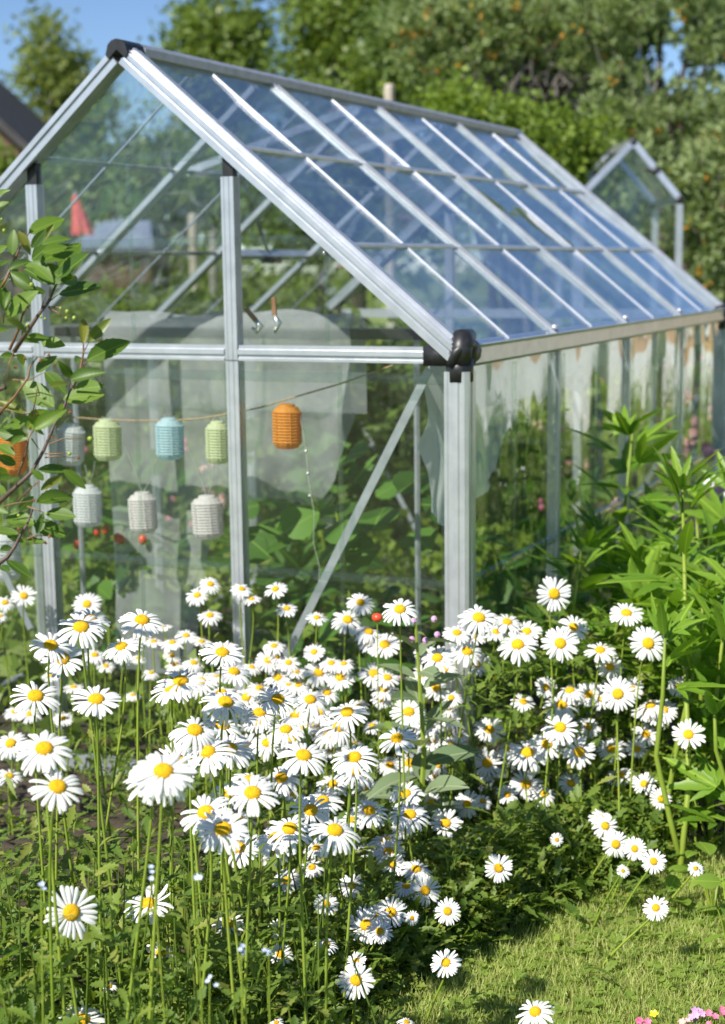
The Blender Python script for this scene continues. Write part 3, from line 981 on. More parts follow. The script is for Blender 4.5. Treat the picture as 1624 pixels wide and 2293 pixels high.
BASES = []
HEADPOS = []
for k, (px, py, w, asp) in enumerate(DAISIES):
    d = .075 * FPX / w * random.uniform(.95, 1.05)
    d = max(d, 2.0)
    if px > 780:
        d = max(d, float(np.interp(px, [780, 950, 1200], [2.6, 3.15, 3.45])) * random.uniform(.97, 1.05))
    r = ray(px, py)
    # stay in front of the gable / beside the gutter wall
    dg = (-.10 - CAM.y) / r.y
    if (CAM + r * dg).x < HW + .06:
        d = min(d, dg)
    else:
        d = min(d, 3.75)
    zmin = .16
    if r.z < 0:
        d = min(d, (zmin - CAM.z) / r.z)
    P = CAM + r * d
    rad = w * d / FPX / 2 * 1.17
    # facing: between towards the camera and straight up, leaning to the sun
    vc = (CAM - P).normalized()
    th = math.acos(min(1, max(.3, asp)))
    up_ = (Vector((0, 0, 1)) - vc * vc.z).normalized()
    lat = vc.cross(up_)
    nrm = vc * math.cos(th) + up_ * math.sin(th) + lat * random.uniform(-.22, .22)
    if asp > .88:
        nrm += up_ * random.uniform(-.05, .25)
    nrm.normalize()
    # stem base: near ones fan out from the clump
    lean = random.uniform(.05, .22) * P.z
    away = (RH * random.uniform(-.9, .5) + FH * random.uniform(-.4, .6))
    if px > 850 and py > 1850:
        away = -RH * random.uniform(.6, 1.6) + FH * random.uniform(.3, .8)
        lean = random.uniform(.3, .7) * P.z
    B = Vector((P.x, P.y, 0)) + away * lean
    if B.y > -.06 and B.x < HW + .06:
        B.y = -.06 - random.uniform(0, .08)
    BASES.append((B, P))
    HEADPOS.append((px, py, w, d))
    if k in UNIQUE:
        lab, grp = UNIQUE[k], None
    else:
        size = 'large' if w > 82 else 'mid-sized' if w > 56 else 'small'
        hgt_ = 'tall' if P.z > .80 else 'low' if P.z < .45 else ''
        face_ = 'facing straight out' if asp > .88 else 'tipped half upward' if asp > .66 else 'seen almost edge-on'
        spot = ('beside the cherry twigs' if px < 330 else 'below the lower grey lanterns' if px < 480 else 'in front of the gable post' if px < 580 else
                'below the orange lantern' if px < 740 else 'between diagonal brace and corner post' if px < 960 else 'around the foot of the corner post' if px < 1090 else
                'in front of the first side pane' if px < 1290 else 'in front of the tall leafy plants')
        if py > 1800 and px > 850:
            spot = 'over the lawn edge' + (' near the gable corner' if px < 1100 else ' near the tall leafy plants' if px > 1300 else '')
        lab, grp = ' '.join((hgt_ + ' ' + size + ' daisy ' + face_ + ' ' + spot).split()), 'daisies of the big clump'
    root = thing('daisy', lab, 'daisy', B, grp or 'single daisies')
    cand = [i for i in range(10) if i != 7 and (HEADS[i][0] < .22 if asp > .82 else HEADS[i][0] > .1)]
    hi = 7 if k in UNIQUE and 'ragged' in UNIQUE[k] else random.choice(cand)
    hm = Matrix.Translation(P - B) @ nrm.to_track_quat('Z', 'Y').to_matrix().to_4x4() @ Matrix.Rotation(random.uniform(0, 6.28), 4, 'Z') @ Matrix.Scale(rad, 4)
    # curved stem ending along -normal
    e1 = P - nrm * rad * .22
    ctrl = e1 - nrm * min(.12, P.z * .25)
    pts = []
    for i in range(9):
        t = i / 8
        a0 = B; a1 = Vector((B.x, B.y, P.z * .45)) + (P - B) * .28; a2 = Vector((ctrl.x, ctrl.y, ctrl.z)); a3 = e1
        a1 = Vector((B.x + (P.x - B.x) * .3, B.y + (P.y - B.y) * .3, P.z * .45))
        pts.append(a0 * (1 - t) ** 3 + 3 * a1 * t * (1 - t) ** 2 + 3 * a2 * t * t * (1 - t) + a3 * t ** 3)
    MB().tube(pts, [.0030 - .0012 * i / 8 for i in range(9)], 6, False).build('stem', stem_m, root, True)
    sl_ = link('stem_leaves', STEM_LEAF[k % 5], root)
    ax = (P - B)
    sl_.matrix_basis = Vector((ax.x, ax.y, ax.z)).to_track_quat('Z', 'Y').to_matrix().to_4x4() @ Matrix.Diagonal((1, 1, max(.3, ax.length * .75), 1)) if False else \
        ax.to_track_quat('Z', 'Y').to_matrix().to_4x4() @ Matrix.Scale(max(.35, min(1.0, ax.length)), 4)
    sl_['kind'] = 'stuff'
    link('flower_disc', DISC, root, mat4=hm)
    link('calyx', CALYX, root, mat4=hm)
    if w > 92:
        for pm in HEADS[hi][1]:
            link('petal', pm, root, mat4=hm)
    else:
        o = link('petals', HEADS[hi][2], root, mat4=hm)
        o['kind'] = 'stuff'
    if k in UNIQUE and 'biggest' in UNIQUE[k]:
        h2 = hm @ Matrix.Translation((0, 0, -.10)) @ Matrix.Rotation(.4, 4, 'Z') @ Matrix.Rotation(.12, 4, 'X')
        for pm in HEADS[4][1]:
            link('petal', pm, root, mat4=h2)

# ------------------------------------------------------------------ leafy mass of the daisy clump
V, F = [], []


HP = np.array(HEADPOS)


def hides(c):
    q = Vector(c) - CAM
    dd = q.dot(FWD)
    ix, iy = PW / 2 + FPX * q.dot(RIGHT) / dd, PH / 2 - FPX * q.dot(UP) / dd
    return bool(np.any((HP[:, 3] > dd - .03) & ((HP[:, 0] - ix) ** 2 + (HP[:, 1] - iy) ** 2 < (HP[:, 2] * .55 + 30 * 1.9 / dd) ** 2)))


def add_leaf(V, F, geo, mt):
    if hides(mt.translation):
        return
    k = len(V)
    V.extend([tuple(mt @ Vector(p)) for p in geo[0]])
    F.extend([tuple(i + k for i in q) for q in geo[1]])


LG = [leaf_geo(random.uniform(.032, .068), random.uniform(.009, .018), 11, .35, random.uniform(.1, .9), .30, .66, .35) for _ in range(14)]
for B, P in BASES:
    n = int(19 * max(.45, min(1.0, P.z / .6)))
    for q in range(n):
        t = random.random() ** 1.7 * .55
        c = B.lerp(P, t) + Vector((random.gauss(0, .05), random.gauss(0, .05), 0))
        if c.y > -.04 and c.x < HW + .05:
            continue
        c.z = max(.01, c.z)
        dr = Vector((random.gauss(0, 1), random.gauss(0, 1), random.uniform(.2, 1.8)))
        add_leaf(V, F, random.choice(LG), orient(dr, Vector((0, 0, 1)) + rv(.4), c, random.uniform(.7, 1.25)))
BED = [(-60, 2420), (420, 2420), (620, 2400), (830, 2285), (1000, 2180), (1180, 2095), (1330, 2020), (1500, 1965)]
for q in range(15000):
    # ground points behind the lawn edge, in front of the greenhouse
    px = random.uniform(-120, 1500) if q % 5 < 3 else random.uniform(700, 1480); yl = np.interp(px, [b[0] for b in BED], [b[1] for b in BED])
    py = yl - (random.random() ** 1.3) * (yl - 1780)
    if px < 500 and random.random() < .5:
        py = random.uniform(2100, 2900)
    g_ = ground(px, py)
    if g_.y > -.05 and g_.x < HW + .05:
        continue
    hmax = .06 + .22 * min(1, (yl - py) / 130) if px > 700 and py > yl - 130 else .52 if px > 650 else .24
    c = g_ + Vector((0, 0, random.uniform(.0, hmax)))
    dr = Vector((random.gauss(0, 1), random.gauss(0, 1), random.uniform(.1, 1.5)))
    add_leaf(V, F, random.choice(LG), orient(dr, Vector((0, 0, 1)) + rv(.4), c, random.uniform(.6, 1.2)))
# near-side leafy shoots below the lower frame edge
for q in range(300):
    px = random.uniform(-80, 780); py = random.uniform(1850, 2500)
    d = random.uniform(2.1, 3.3)
    top = at(px, py, d)
    if top.z < .08 or top.z > (.50 if px < 420 else .40):
        continue
    base = Vector((top.x + random.gauss(0, .04), top.y + random.gauss(0, .04), 0))
    for j in range(int(16 * top.z / .5) + 4):
        t = 1 - random.random() ** 1.2 * .8
        c = base.lerp(top, t)
        dr = Vector((random.gauss(0, 1), random.gauss(0, 1), random.uniform(.3, 1.8)))
        add_leaf(V, F, random.choice(LG), orient(dr, Vector((0, 0, 1)) + rv(.4), c, random.uniform(.6, 1.15)))
    mm = MB(); mm.tube([base, base.lerp(top, .5) + rv(.006), top], [.0022, .002, .001], 4, False)
    k = len(V); V.extend([tuple(p) for p in mm.v]); F.extend([tuple(i + k for i in q2) for q2 in mm.f])
tag(link('daisy_foliage', mesh('daisy_foliage', V, F, daisy_leaf_m, True)), 'dense toothed green leaves and shoots filling the daisy clump', 'foliage', kind='stuff')

soil_m = plain('dark_bed_soil', (0.030, 0.022, 0.014), (0.075, 0.055, 0.036), 0.95, 0, 25, 0.7, 0.02)
poly = [ground(-900, 2420)] + [ground(x_, y_ - 14) for x_, y_ in BED] + [Vector((2.05, -.1, 0)), Vector((HW + 1.0, LEN, 0)), Vector((HW + .04, LEN, 0)), Vector((HW + .04, -.04, 0)), Vector((-HW - .2, -.04, 0)), Vector((-HW - 1.6, -.2, 0)), Vector((-HW - 1.4, -1.6, 0))]
link('flower_bed_soil', mesh('flower_bed_soil', [(p.x, p.y, .004) for p in poly], [tuple(range(len(poly)))], soil_m))['kind'] = 'structure'
bpy.data.objects['flower_bed_soil']['label'] = 'dark soil of the daisy bed in front of the greenhouse'
link('greenhouse_soil', mesh('greenhouse_soil', [(-HW + .04, .04, .004), (HW - .04, .04, .004), (HW - .04, LEN - .04, .004), (-HW + .04, LEN - .04, .004)], [(0, 1, 2, 3)], soil_m))['kind'] = 'structure'
bpy.data.objects['greenhouse_soil']['label'] = 'dark soil floor inside the greenhouse'

# forget-me-nots and buttercups between the stems
blue_m = plain('forget_me_not', (0.42, 0.50, 0.75), (0.58, 0.65, 0.85), 0.7)
yel_m = plain('buttercup', (0.80, 0.55, 0.01), (0.90, 0.68, 0.03), 0.4)
pink_m = plain('pink_petal', (0.62, 0.10, 0.22), (0.75, 0.22, 0.36), 0.6)
rose_m = plain('rose_petal', (0.72, 0.33, 0.30), (0.82, 0.50, 0.45), 0.7)
lilac_m = plain('lilac_petal', (0.50, 0.22, 0.45), (0.66, 0.40, 0.62), 0.7)


def small_flower(name, label, cat, group, px, py, d, size, mat, n=5, blossoms=1, spread=.01):
    P = at(px, py, d)
    if P.z < .03:
        P = ground(px, py + 10); P = CAM + (P - CAM) * .97
    B = Vector((P.x + random.gauss(0, .02), P.y + random.gauss(0, .02), 0))
    root = thing(name, label, cat, B, group)
    MB().tube([B, B.lerp(P, .5) + rv(.004), P], [.0014, .0012, .0008], 4, False).build('stem', stem_m, root)
    for q in range(blossoms):
        c = P + (rv(spread) if blossoms > 1 else Vector((0, 0, 0)))
        m = MB()
        nr = ((CAM - P).normalized() * .6 + Vector((0, 0, 1)) * .6 + rv(.3)).normalized()
        for k in range(n):
            v, f = leaf_geo(size / 2, size * .42, 4, .5, -.5, 0, .6, .5)
            M4 = Matrix.Translation(c) @ nr.to_track_quat('Z', 'Y').to_matrix().to_4x4() @ Matrix.Rotation(k * 2 * math.pi / n, 4, 'Z')
            m.add([M4 @ Vector(p) for p in v], f)
        m.build('blossom', mat, root, True)


for px, py in ((92, 1985), (345, 1962), (438, 1957), (540, 2125), (602, 2128), (470, 2200)):
    small_flower('forget_me_not', 'tiny pale blue flower among the daisy stems', 'flower', 'forget-me-nots in the clump', px, py, 2.0, .007, blue_m, 5, 3, .004)
for px, py in ((1205, 1680), (1290, 1662), (1383, 1773), (1245, 1808), (1320, 1855), (1465, 2262), (1110, 1520), (1385, 1575)):
    small_flower('buttercup', 'small yellow buttercup among the daisies by the lawn' if py < 2200 else 'single yellow buttercup out in the short lawn', 'flower', 'buttercups', px, py, 3.75, .016, yel_m)
for px, py, mt, nb, lab in ((1560, 2262, lilac_m, 7, 'mauve pink clover-like flower head in the lawn'), (1622, 2258, pink_m, 4, 'pink flower head at the edge of the lawn'), (1440, 2287, pink_m, 5, 'crimson pink flower head by the buttercup in the lawn'),
                            (1598, 2275, pink_m, 3, 'small pink flower between the two larger ones in the lawn'), (1530, 2285, rose_m, 4, 'dull rose flower head low in the lawn')):
    small_flower('pink_flower', lab, 'flower', 'pink flowers in the lawn', px, py, 2.9, .013, mt, 5, nb, .007)

# ------------------------------------------------------------------ lawn
n = 90000
px = rng.uniform(480, 1760, n); py = rng.uniform(1900, 2480, n)
G = []
pts = np.array([tuple(ground(a, b)) for a, b in zip(px, py)])
D = unit(np.stack([rng.normal(0, .55, n), rng.normal(0, .55, n), np.ones(n)], axis=1))
Lg = rng.uniform(.018, .055, n)
tag(link('lawn_grass', quads_mesh('lawn_grass', scatter_leaves(pts, D, Lg, rng.uniform(.0018, .0038, n)), grass_m)), 'short sunlit lawn grass in front of the daisy bed', 'grass', kind='stuff')
n = 2200
px = rng.uniform(560, 1700, n); py = rng.uniform(1960, 2440, n)
V, F = [], []
CL = leaf_geo(.012, .012, 4, .2, .1, 0, .6, .5)
for a, b in zip(px, py):
    c = ground(a, b) + Vector((0, 0, random.uniform(.008, .035)))
    nz = Vector((0, 0, 1)) + rv(.3)
    a0 = random.uniform(0, 6.28)
    s_ = random.uniform(.7, 1.5)
    for k in range(3):
        aa = a0 + k * 2.094
        add_leaf(V, F, CL, orient((math.cos(aa), math.sin(aa), random.uniform(-.1, .2)), nz, c, s_))
tag(link('clover_cover', mesh('clover_cover', V, F, clover_m, True)), 'low clover leaves mixed into the lawn', 'clover', kind='stuff')

# ------------------------------------------------------------------ cherry tree
Z1 = lambda u, v: ((0 + u / 5.097) * K_, (450 + v / 5.097) * K_)
Z2 = lambda u, v: ((0 + u / 3.82) * K_, (850 + v / 3.82) * K_)
cherry = thing('cherry_tree', 'young cherry tree with glossy toothed leaves and tiny green fruit reaching into view', 'tree', ground(-700, 2600).lerp(at(-520, 1500, 2.2), 0.0))
cherry.location = Vector((at(-520, 1500, 2.6).x, at(-520, 1500, 2.6).y, 0))
CHL = [mesh('leaf', *leaf_geo(1.0, w_, 16, f_, c_, .045, .45, 0), cherry_m, True) for w_, f_, c_ in ((.44, .25, .25), (.40, .5, .35), (.46, .15, .15), (.38, .7, .45), (.42, .35, -.15))]
CHY = [mesh('leaf', *leaf_geo(1.0, w_, 16, f_, c_, .045, .45, 0), cherry_y, True) for w_, f_, c_ in ((.34, .5, .3), (.28, .8, .4))]
LV1 = [(340, 460, 720, 292, 0), (215, 440, 355, 680, 1), (150, 720, 150, 440, 0), (370, 640, 520, 450, 0), (440, 600, 605, 390, 1), (500, 600, 795, 500, 0), (490, 800, 870, 600, 0), (380, 780, 660, 550, 0),
       (680, 980, 1025, 760, 0), (700, 870, 940, 570, 0), (700, 1180, 1120, 1075, 0), (720, 1040, 960, 1000, 0), (530, 1060, 280, 810, 0), (600, 930, 290, 790, 0), (350, 1120, 150, 900, 0), (540, 1170, 330, 1120, 0),
       (80, 1440, 370, 1160, 0), (60, 1400, 40, 1080, 0), (100, 900, 330, 770, 0), (10, 850, 110, 760, 0), (320, 1690, 540, 1700, 0), (270, 1740, 470, 1730, 0), (490, 1740, 730, 1775, 0), (985, 1780, 995, 1450, 1),
       (1050, 1750, 1280, 1490, 1), (1030, 1970, 1500, 1720, 0), (900, 2000, 970, 1900, 0), (850, 2160, 720, 2020, 0), (840, 2200, 1160, 2080, 0), (0, 1930, 190, 1890, 0), (-60, 1200, 60, 1000, 0), (-80, 700, 60, 620, 0),
       (-60, 160, 80, 90, 0), (60, 1350, 100, 1150, 0), (260, 1690, 330, 1560, 0), (-90, 400, 30, 330, 1), (180, 1900, 330, 2020, 0), (-20, 1650, 110, 1560, 0), (200, 1200, 330, 1330, 0), (-70, 60, 60, -60, 0)]
LV2 = [(480, 360, 210, 140, 0), (440, 190, 605, 130, 1), (560, 290, 880, 240, 0), (650, 215, 880, 170, 0), (210, 420, 0, 290, 1), (450, 400, 190, 540, 0), (300, 560, 540, 385, 0), (250, 640, 0, 590, 0), (180, 550, 40, 520, 0),
       (140, 870, -20, 800, 0), (130, 790, -20, 680, 0), (340, 910, 580, 910, 0), (560, 920, 750, 1060, 0), (360, 1100, 545, 960, 1), (320, 1210, 640, 1120, 0), (390, 1010, 290, 920, 0), (230, 1030, 290, 1070, 0),
       (170, 1270, 300, 1160, 0), (410, 1300, 640, 1320, 0), (290, 1380, 560, 1490, 0), (100, 1430, 240, 1400, 0), (230, 1540, 390, 1570, 0), (60, 1720, 245, 1870, 0), (0, 1770, 70, 1800, 0), (0, 1640, 120, 1590, 0),
       (300, 560, 395, 595, 0), (0, 540, 50, 450, 0), (0, 1000, 90, 960, 0), (560, 330, 520, 400, 0), (-30, 900, 90, 1000, 0), (100, 700, 200, 600, 0), (-60, 1250, 60, 1300, 0), (60, 1480, 190, 1560, 0), (-50, 1050, 50, 1120, 0)]


def cherry_leaf(p0, p1, young):
    d = 2.28 + random.gauss(0, .05)
    a = at(*p0, d); b = at(*p1, d + random.uniform(-.03, .03))
    L = (b - a).length * 1.14
    vc = (CAM - a).normalized()
    nrm = vc * random.uniform(.6, 1.1) + Vector((0, 0, 1)) * random.uniform(.2, .8) + (b - a).cross(vc).normalized() * random.uniform(-.4, .4)
    me = random.choice(CHY if young else CHL)
    link('leaf', me, cherry, mat4=orient(b - a, nrm, a - cherry.location, L))


for t in LV1: cherry_leaf(Z1(t[0], t[1]), Z1(t[2], t[3]), t[4])
for t in LV2: cherry_leaf(Z2(t[0], t[1]), Z2(t[2], t[3]), t[4])
for q in range(14):
    x0, y0_ = random.uniform(-40, 105), random.choice((random.uniform(500, 800), random.uniform(800, 1230)))
    an = random.uniform(-2.6, .9)
    l_ = random.uniform(45, 85)
    cherry_leaf((x0, y0_), (x0 + l_ * math.cos(an), y0_ + l_ * math.sin(an) * .8), random.random() < .12)
TW = [[Z1(*p) for p in q] for q in ([(170, 1860), (380, 1540), (470, 1410), (570, 1280), (660, 1080), (720, 1000)], [(110, 1850), (230, 1580), (260, 1450), (340, 1260), (380, 980)], [(870, 2290), (950, 2090), (985, 1890), (988, 1770)], [(985, 1880), (1060, 1740)],
                                    [(940, 2110), (1035, 1970)], [(20, 1100), (80, 990), (120, 890), (250, 600), (340, 460)], [(40, 1520), (50, 1350), (100, 1180)], [(570, 1280), (700, 1180)], [(480, 1400), (540, 1180)], [(170, 1860), (110, 2000), (60, 2290)], [(570, 1335), (700, 1340), (790, 1385)], [(580, 1350), (740, 1430), (880, 1468)])]
TW += [[Z2(*p) for p in q] for q in ([(0, 1200), (130, 1080), (280, 940), (380, 760), (460, 580), (480, 520), (560, 380), (640, 170)], [(0, 410), (130, 270), (250, 100), (265, 0), (330, -80)], [(0, 1740), (70, 1690), (130, 1600), (180, 1500), (240, 1400), (290, 1270)],
                                     [(160, 960), (220, 800), (250, 640), (300, 560)], [(280, 460), (320, 270), (330, 200)], [(440, 690), (560, 640), (800, 640)], [(400, 775), (615, 773)], [(400, 810), (500, 795), (690, 815)], [(150, 1200), (260, 1090), (330, 1035)], [(0, 1250), (130, 1215), (300, 1190)],
                                     [(240, 1530), (340, 1495), (440, 1510)], [(250, 1430), (300, 1560), (390, 1570)], [(240, 1240), (410, 1305)], [(110, 120), (250, 125), (400, 50)], [(280, 640), (350, 740)])]
for q in TW:
    n = len(q)
    pts = [at(x, y, 2.28 + .02 * math.sin(i * 2 + x)) for i, (x, y) in enumerate(q)]
    thick = .0036 if n > 5 else .0024 if n == 4 or n == 5 else .0012
    MB().tube(pts, [thick * (1 - .6 * i / (n - 1)) for i in range(n)], 6).build('twig', bark if thick > .003 else twig_m, cherry, True)
fruit_m = plain('green_cherry', (0.20, 0.30, 0.03), (0.34, 0.40, 0.06), 0.3)
for (u, v, r) in ((375, 1072, 30), (795, 1390, 25), (880, 1468, 27), (785, 1465, 18), (718, 1352, 18), (20, 300, 20), (50, 432, 22), (535, 1475, 16), (325, 1550, 20), (485, 1455, 18)):
    MB().sphere(at(*Z1(u, v), 2.26), r / 5.097 * K_ * 2.26 / FPX, 10, (1, 1, 1.1)).build('cherry', fruit_m, cherry, True)
for (u, v, r) in ((800, 643, 25), (615, 773, 18), (165, 1322, 15), (375, 965, 12), (410, 1305, 12)):
    MB().sphere(at(*Z2(u, v), 2.26), r / 3.82 * K_ * 2.26 / FPX, 10, (1.15, 1, 1)).build('cherry', fruit_m, cherry, True)
bud_m = plain('withered_calyx', (0.16, 0.05, 0.02), (0.28, 0.11, 0.05), 0.8)
for z_, lst in ((Z1, ((330, 1330), (240, 1540), (575, 1905), (485, 1960), (180, 2055), (300, 1945))), (Z2, ((620, 400), (475, 630), (270, 555), (690, 815), (330, 1035), (300, 1185), (440, 1510), (400, 1565), (170, 1440), (550, 375), (330, 425)))):
    for (u, v) in lst:
        c = at(*z_(u, v), 2.265)
        m = MB()
        for k in range(5):
            dd = rv(1).normalized()
            m.tube([c, c + dd * .004], [.0014, .0005], 4)
        m.sphere(c, .0018, 6)
        m.build('withered_calyx', bud_m, cherry)
# limbs and crown beyond the frame edge
trunk0 = Vector(cherry.location)
MB().tube([trunk0, trunk0 + Vector((.02, .03, .6)), trunk0 + Vector((-.03, .05, 1.3)), trunk0 + Vector((0, .1, 2.1))], [.035, .03, .022, .008], 10).build('trunk', bark, cherry, True)
for a, b in (((.02, .03, .55), at(*Z2(0, 1740), 2.28)), ((.0, .04, .8), at(*Z2(0, 1200), 2.28)), ((-.03, .05, 1.0), at(*Z2(0, 410), 2.28)), ((-.02, .05, 1.15), at(*Z1(60, 2290), 2.28)), ((-.03, .05, 1.2), at(*Z1(20, 1100), 2.28))):
    p0 = trunk0 + Vector(a)
    MB().tube([p0, p0.lerp(b, .5) + Vector((0, 0, -.03)), b], [.011, .007, .0036], 7).build('limb', bark, cherry, True)
V, F = [], []
CG = [leaf_geo(.065, .03, 8, .35, .3, .05, .45) for _ in range(4)]
for q in range(110):
    a = random.uniform(0, 6.28); rr = random.uniform(.03, .26)
    c = trunk0 + Vector((rr * math.cos(a), rr * math.sin(a), random.uniform(.75, 2.0)))
    qv = c - CAM
    if PW / 2 + FPX * qv.dot(RIGHT) / qv.dot(FWD) > -40:
        continue
    k = len(V); mt = orient(rv(1) + Vector((0, 0, .3)), Vector((0, 0, 1)) + rv(.5), c)
    g_ = random.choice(CG)
    V.extend([tuple(mt @ Vector(p) - trunk0) for p in g_[0]]); F.extend([tuple(i + k for i in f_) for f_ in g_[1]])
link('crown', mesh('crown', V, F, cherry_m, True), cherry)

# ------------------------------------------------------------------ tall leafy plants beside the side wall
PAL = []
for lobes in ([(0, 1), (.62, .8), (-.62, .8)], [(0, 1), (.55, .85), (-.6, .82), (1.15, .5), (-1.2, .5)], [(0, 1), (.5, .7)], [(0, 1), (.6, .85), (-.55, .8), (-1.1, .55)], [(0, 1)]):
    PAL.append(mesh('leaf', *palmate_geo(lobes, 1.0, .10, .22), lush_m, True))
TOPS = [(1418, 955, 4.15, 1.0, 'tallest leafy plant with a star of toothed leaves in front of the side panes'), (1300, 1235, 3.75, .95, 'leafy plant with long pale leaves leaning against the second side pane'),
        (1528, 1085, 3.85, .95, 'tall slim leafy plant topped by an upright tuft near the rose flowers'), (1430, 1330, 3.55, .9, 'bushy leafy plant with cut leaves just behind the daisies'),
        (1600, 1230, 3.7, 1.0, 'leafy plant with a wide crown in front of the rose flowers'), (1575, 1340, 3.4, .9, 'leafy plant with drooping lower leaves beside the pale bare stalks'), (1490, 1420, 3.45, .85, 'leafy plant on two pale bare stalks rising from the lawn edge'), (1640, 1100, 3.95, 1.0, 'tall leafy plant behind the wide-crowned one'), (1385, 1440, 3.6, .8, 'short leafy plant tucked behind the daisies by the first side pane'), (1560, 1480, 3.3, .85, 'leafy plant directly above the lime green clump between the stalks'),
        (1620, 1420, 3.25, .95, 'leafy plant shading the broad lime green leaves'), (1350, 1340, 4.0, .8, 'leafy plant half hidden between the side pane and the tallest plant'), (1500, 1250, 4.0, .9, 'leafy plant close behind the slim tufted one'), (1665, 1320, 3.3, 1.0, 'outermost leafy plant of the stand on the lawn side'), (1600, 1580, 3.15, .8, 'short leafy plant over the lime green clump'),
        (1340, 1190, 4.3, .9, 'slender leafy plant at the back of the stand beside the second side pane'), (1470, 1170, 4.35, .95, 'leafy plant at the back between the tallest and the slim tufted one'), (1560, 1160, 4.2, .95, 'leafy plant just below the rose flowers at the back of the stand'),
        (1430, 1240, 3.9, .95, 'leafy plant in the middle of the stand below the tallest one'), (1620, 1300, 3.9, 1.0, 'leafy plant filling the middle of the stand below the rose flowers'), (1540, 1400, 3.6, .95, 'leafy plant with bright upper leaves between the two pale stalks')]
BL = [(1518, 1990, 3.42), (1532, 1975, 3.44)]
for i, (px, py, d, sc, lab) in enumerate(TOPS):
    d += .30 if i not in (2, 6) else 0
    P = at(px, py, d)
    B = Vector((P.x + random.gauss(0, .05), P.y + random.gauss(0, .05), 0))
    if i == 2: B = ground(1520, 1985)
    if i == 6: B = ground(1536, 1975)
    if B.x < HW + .12: B.x = HW + .12
    root = thing('leafy_plant', lab or 'bright green leafy plant with deeply cut toothed leaves in the stand beside the greenhouse', 'plant', B, 'tall leafy plants by the side wall')
    mid = B.lerp(P, .5) + Vector((random.gauss(0, .02), random.gauss(0, .02), 0))
    path = [B, B.lerp(mid, .5) + rv(.006), mid, mid.lerp(P, .5) + rv(.006), P]
    MB().tube(path, [.0075, .007, .0062, .0050, .0030], 8).build('stem', stem_m, root, True)
    nl = int(15 * P.z / .8) + 6
    for k in range(nl):
        t = 1 - (k / nl) ** 1.15 * (.50 if i in (2, 6) else .80)
        seg = t * 4; j = min(3, int(seg))
        c = path[j].lerp(path[j + 1], seg - j)
        a = k * 2.4 + random.uniform(-.4, .4)
        el = random.uniform(.45, 1.25) if t > .88 else random.uniform(.05, .85)
        dr = Vector((math.cos(a) * math.cos(el), math.sin(a) * math.cos(el), math.sin(el)))
        L = sc * (.115 + .065 * min(1, (1 - t) * 6)) * random.uniform(.85, 1.2)
        nrm = Vector((0, 0, 1)) + rv(.3)
        if hides(c + dr * L * .7):
            continue
        link('leaf', PAL[random.choice((0, 0, 1, 1, 2, 3, 4)) if t < .93 else random.choice((4, 0, 3, 1))], root, mat4=orient(dr, nrm, c - B, L))
# broad lime-coloured ground leaves
OV = [mesh('leaf', *leaf_geo(1.0, w_, 8, .2, c_, .03, .5, .05, .25), lime_m, True) for w_, c_ in ((.55, .3), (.62, .2), (.48, .5))]
for (px, py, n, lab) in ((1590, 1760, 16, 'broad lime green leaves in a clump under the tall leafy plants'), (1600, 1905, 14, 'low lime green leafy clump where lawn meets the tall plants'), (1545, 1640, 12, 'lime green clump between the pale stalks'), (1470, 1560, 12, 'lime green leaves behind the daisies at the corner'), (1660, 1640, 14, 'spreading lime green clump at the back of the tall plants'), (1640, 1990, 12, 'small lime green clump at the lawn edge')):
    d = min(3.7, 1.25 / max(.05, -ray(px, py).z))
    c0 = at(px, py, d)
    B = Vector((c0.x, c0.y, 0))
    c0.z = min(c0.z, .30)
    root = thing('lime_plant', lab, 'plant', B, 'lime green ground plants')
    for k in range(n):
        a = random.uniform(0, 6.28)
        c = Vector((random.gauss(0, .05), random.gauss(0, .05), random.uniform(.15, 1.2) * c0.z))
        if hides(B + c):
            continue
        MB().tube([B + Vector((0, 0, .0)), B + c * .6 + Vector((0, 0, .01)), B + c], [.0022, .002, .0014], 4, False).build('stalk', stem_m, root)
        link('leaf', random.choice(OV), root, mat4=orient((math.cos(a), math.sin(a), random.uniform(-.2, .5)), Vector((0, 0, 1)) + rv(.35), c, random.uniform(.05, .09)))

# ------------------------------------------------------------------ grey-green felted plant by the corner post
c0 = at(930, 1400, 3.45)
B = Vector((c0.x, min(c0.y, -.10), 0))
root = thing('felted_plant', 'grey-green felted plant with wide leaves and mauve flowers against the gable by the corner post', 'plant', B)
FL = [mesh('leaf', *leaf_geo(1.0, .42, 8, .3, c_, .03, .45, 0, .1), grey_leaf, True) for c_ in (.3, .6)]
top = B + Vector((.0, .0, .62))
MB().tube([B, B + Vector((.02, 0, .3)), top], [.008, .006, .003], 6).build('stem', stem_m, root)
for k in range(22):
    t = k / 22; a = k * 2.4
    link('leaf', random.choice(FL), root, mat4=orient((math.cos(a), math.sin(a), random.uniform(.1, .9)), Vector((0, 0, 1)) + rv(.3), Vector((.01, 0, .08 + .5 * t)), .17 * (1 - .5 * t)))
for k in range(7):
    MB().sphere(top + Vector((random.gauss(0, .04), random.gauss(0, .03), random.uniform(-.18, .02))), .008, 6).build('blossom', lilac_m, root)

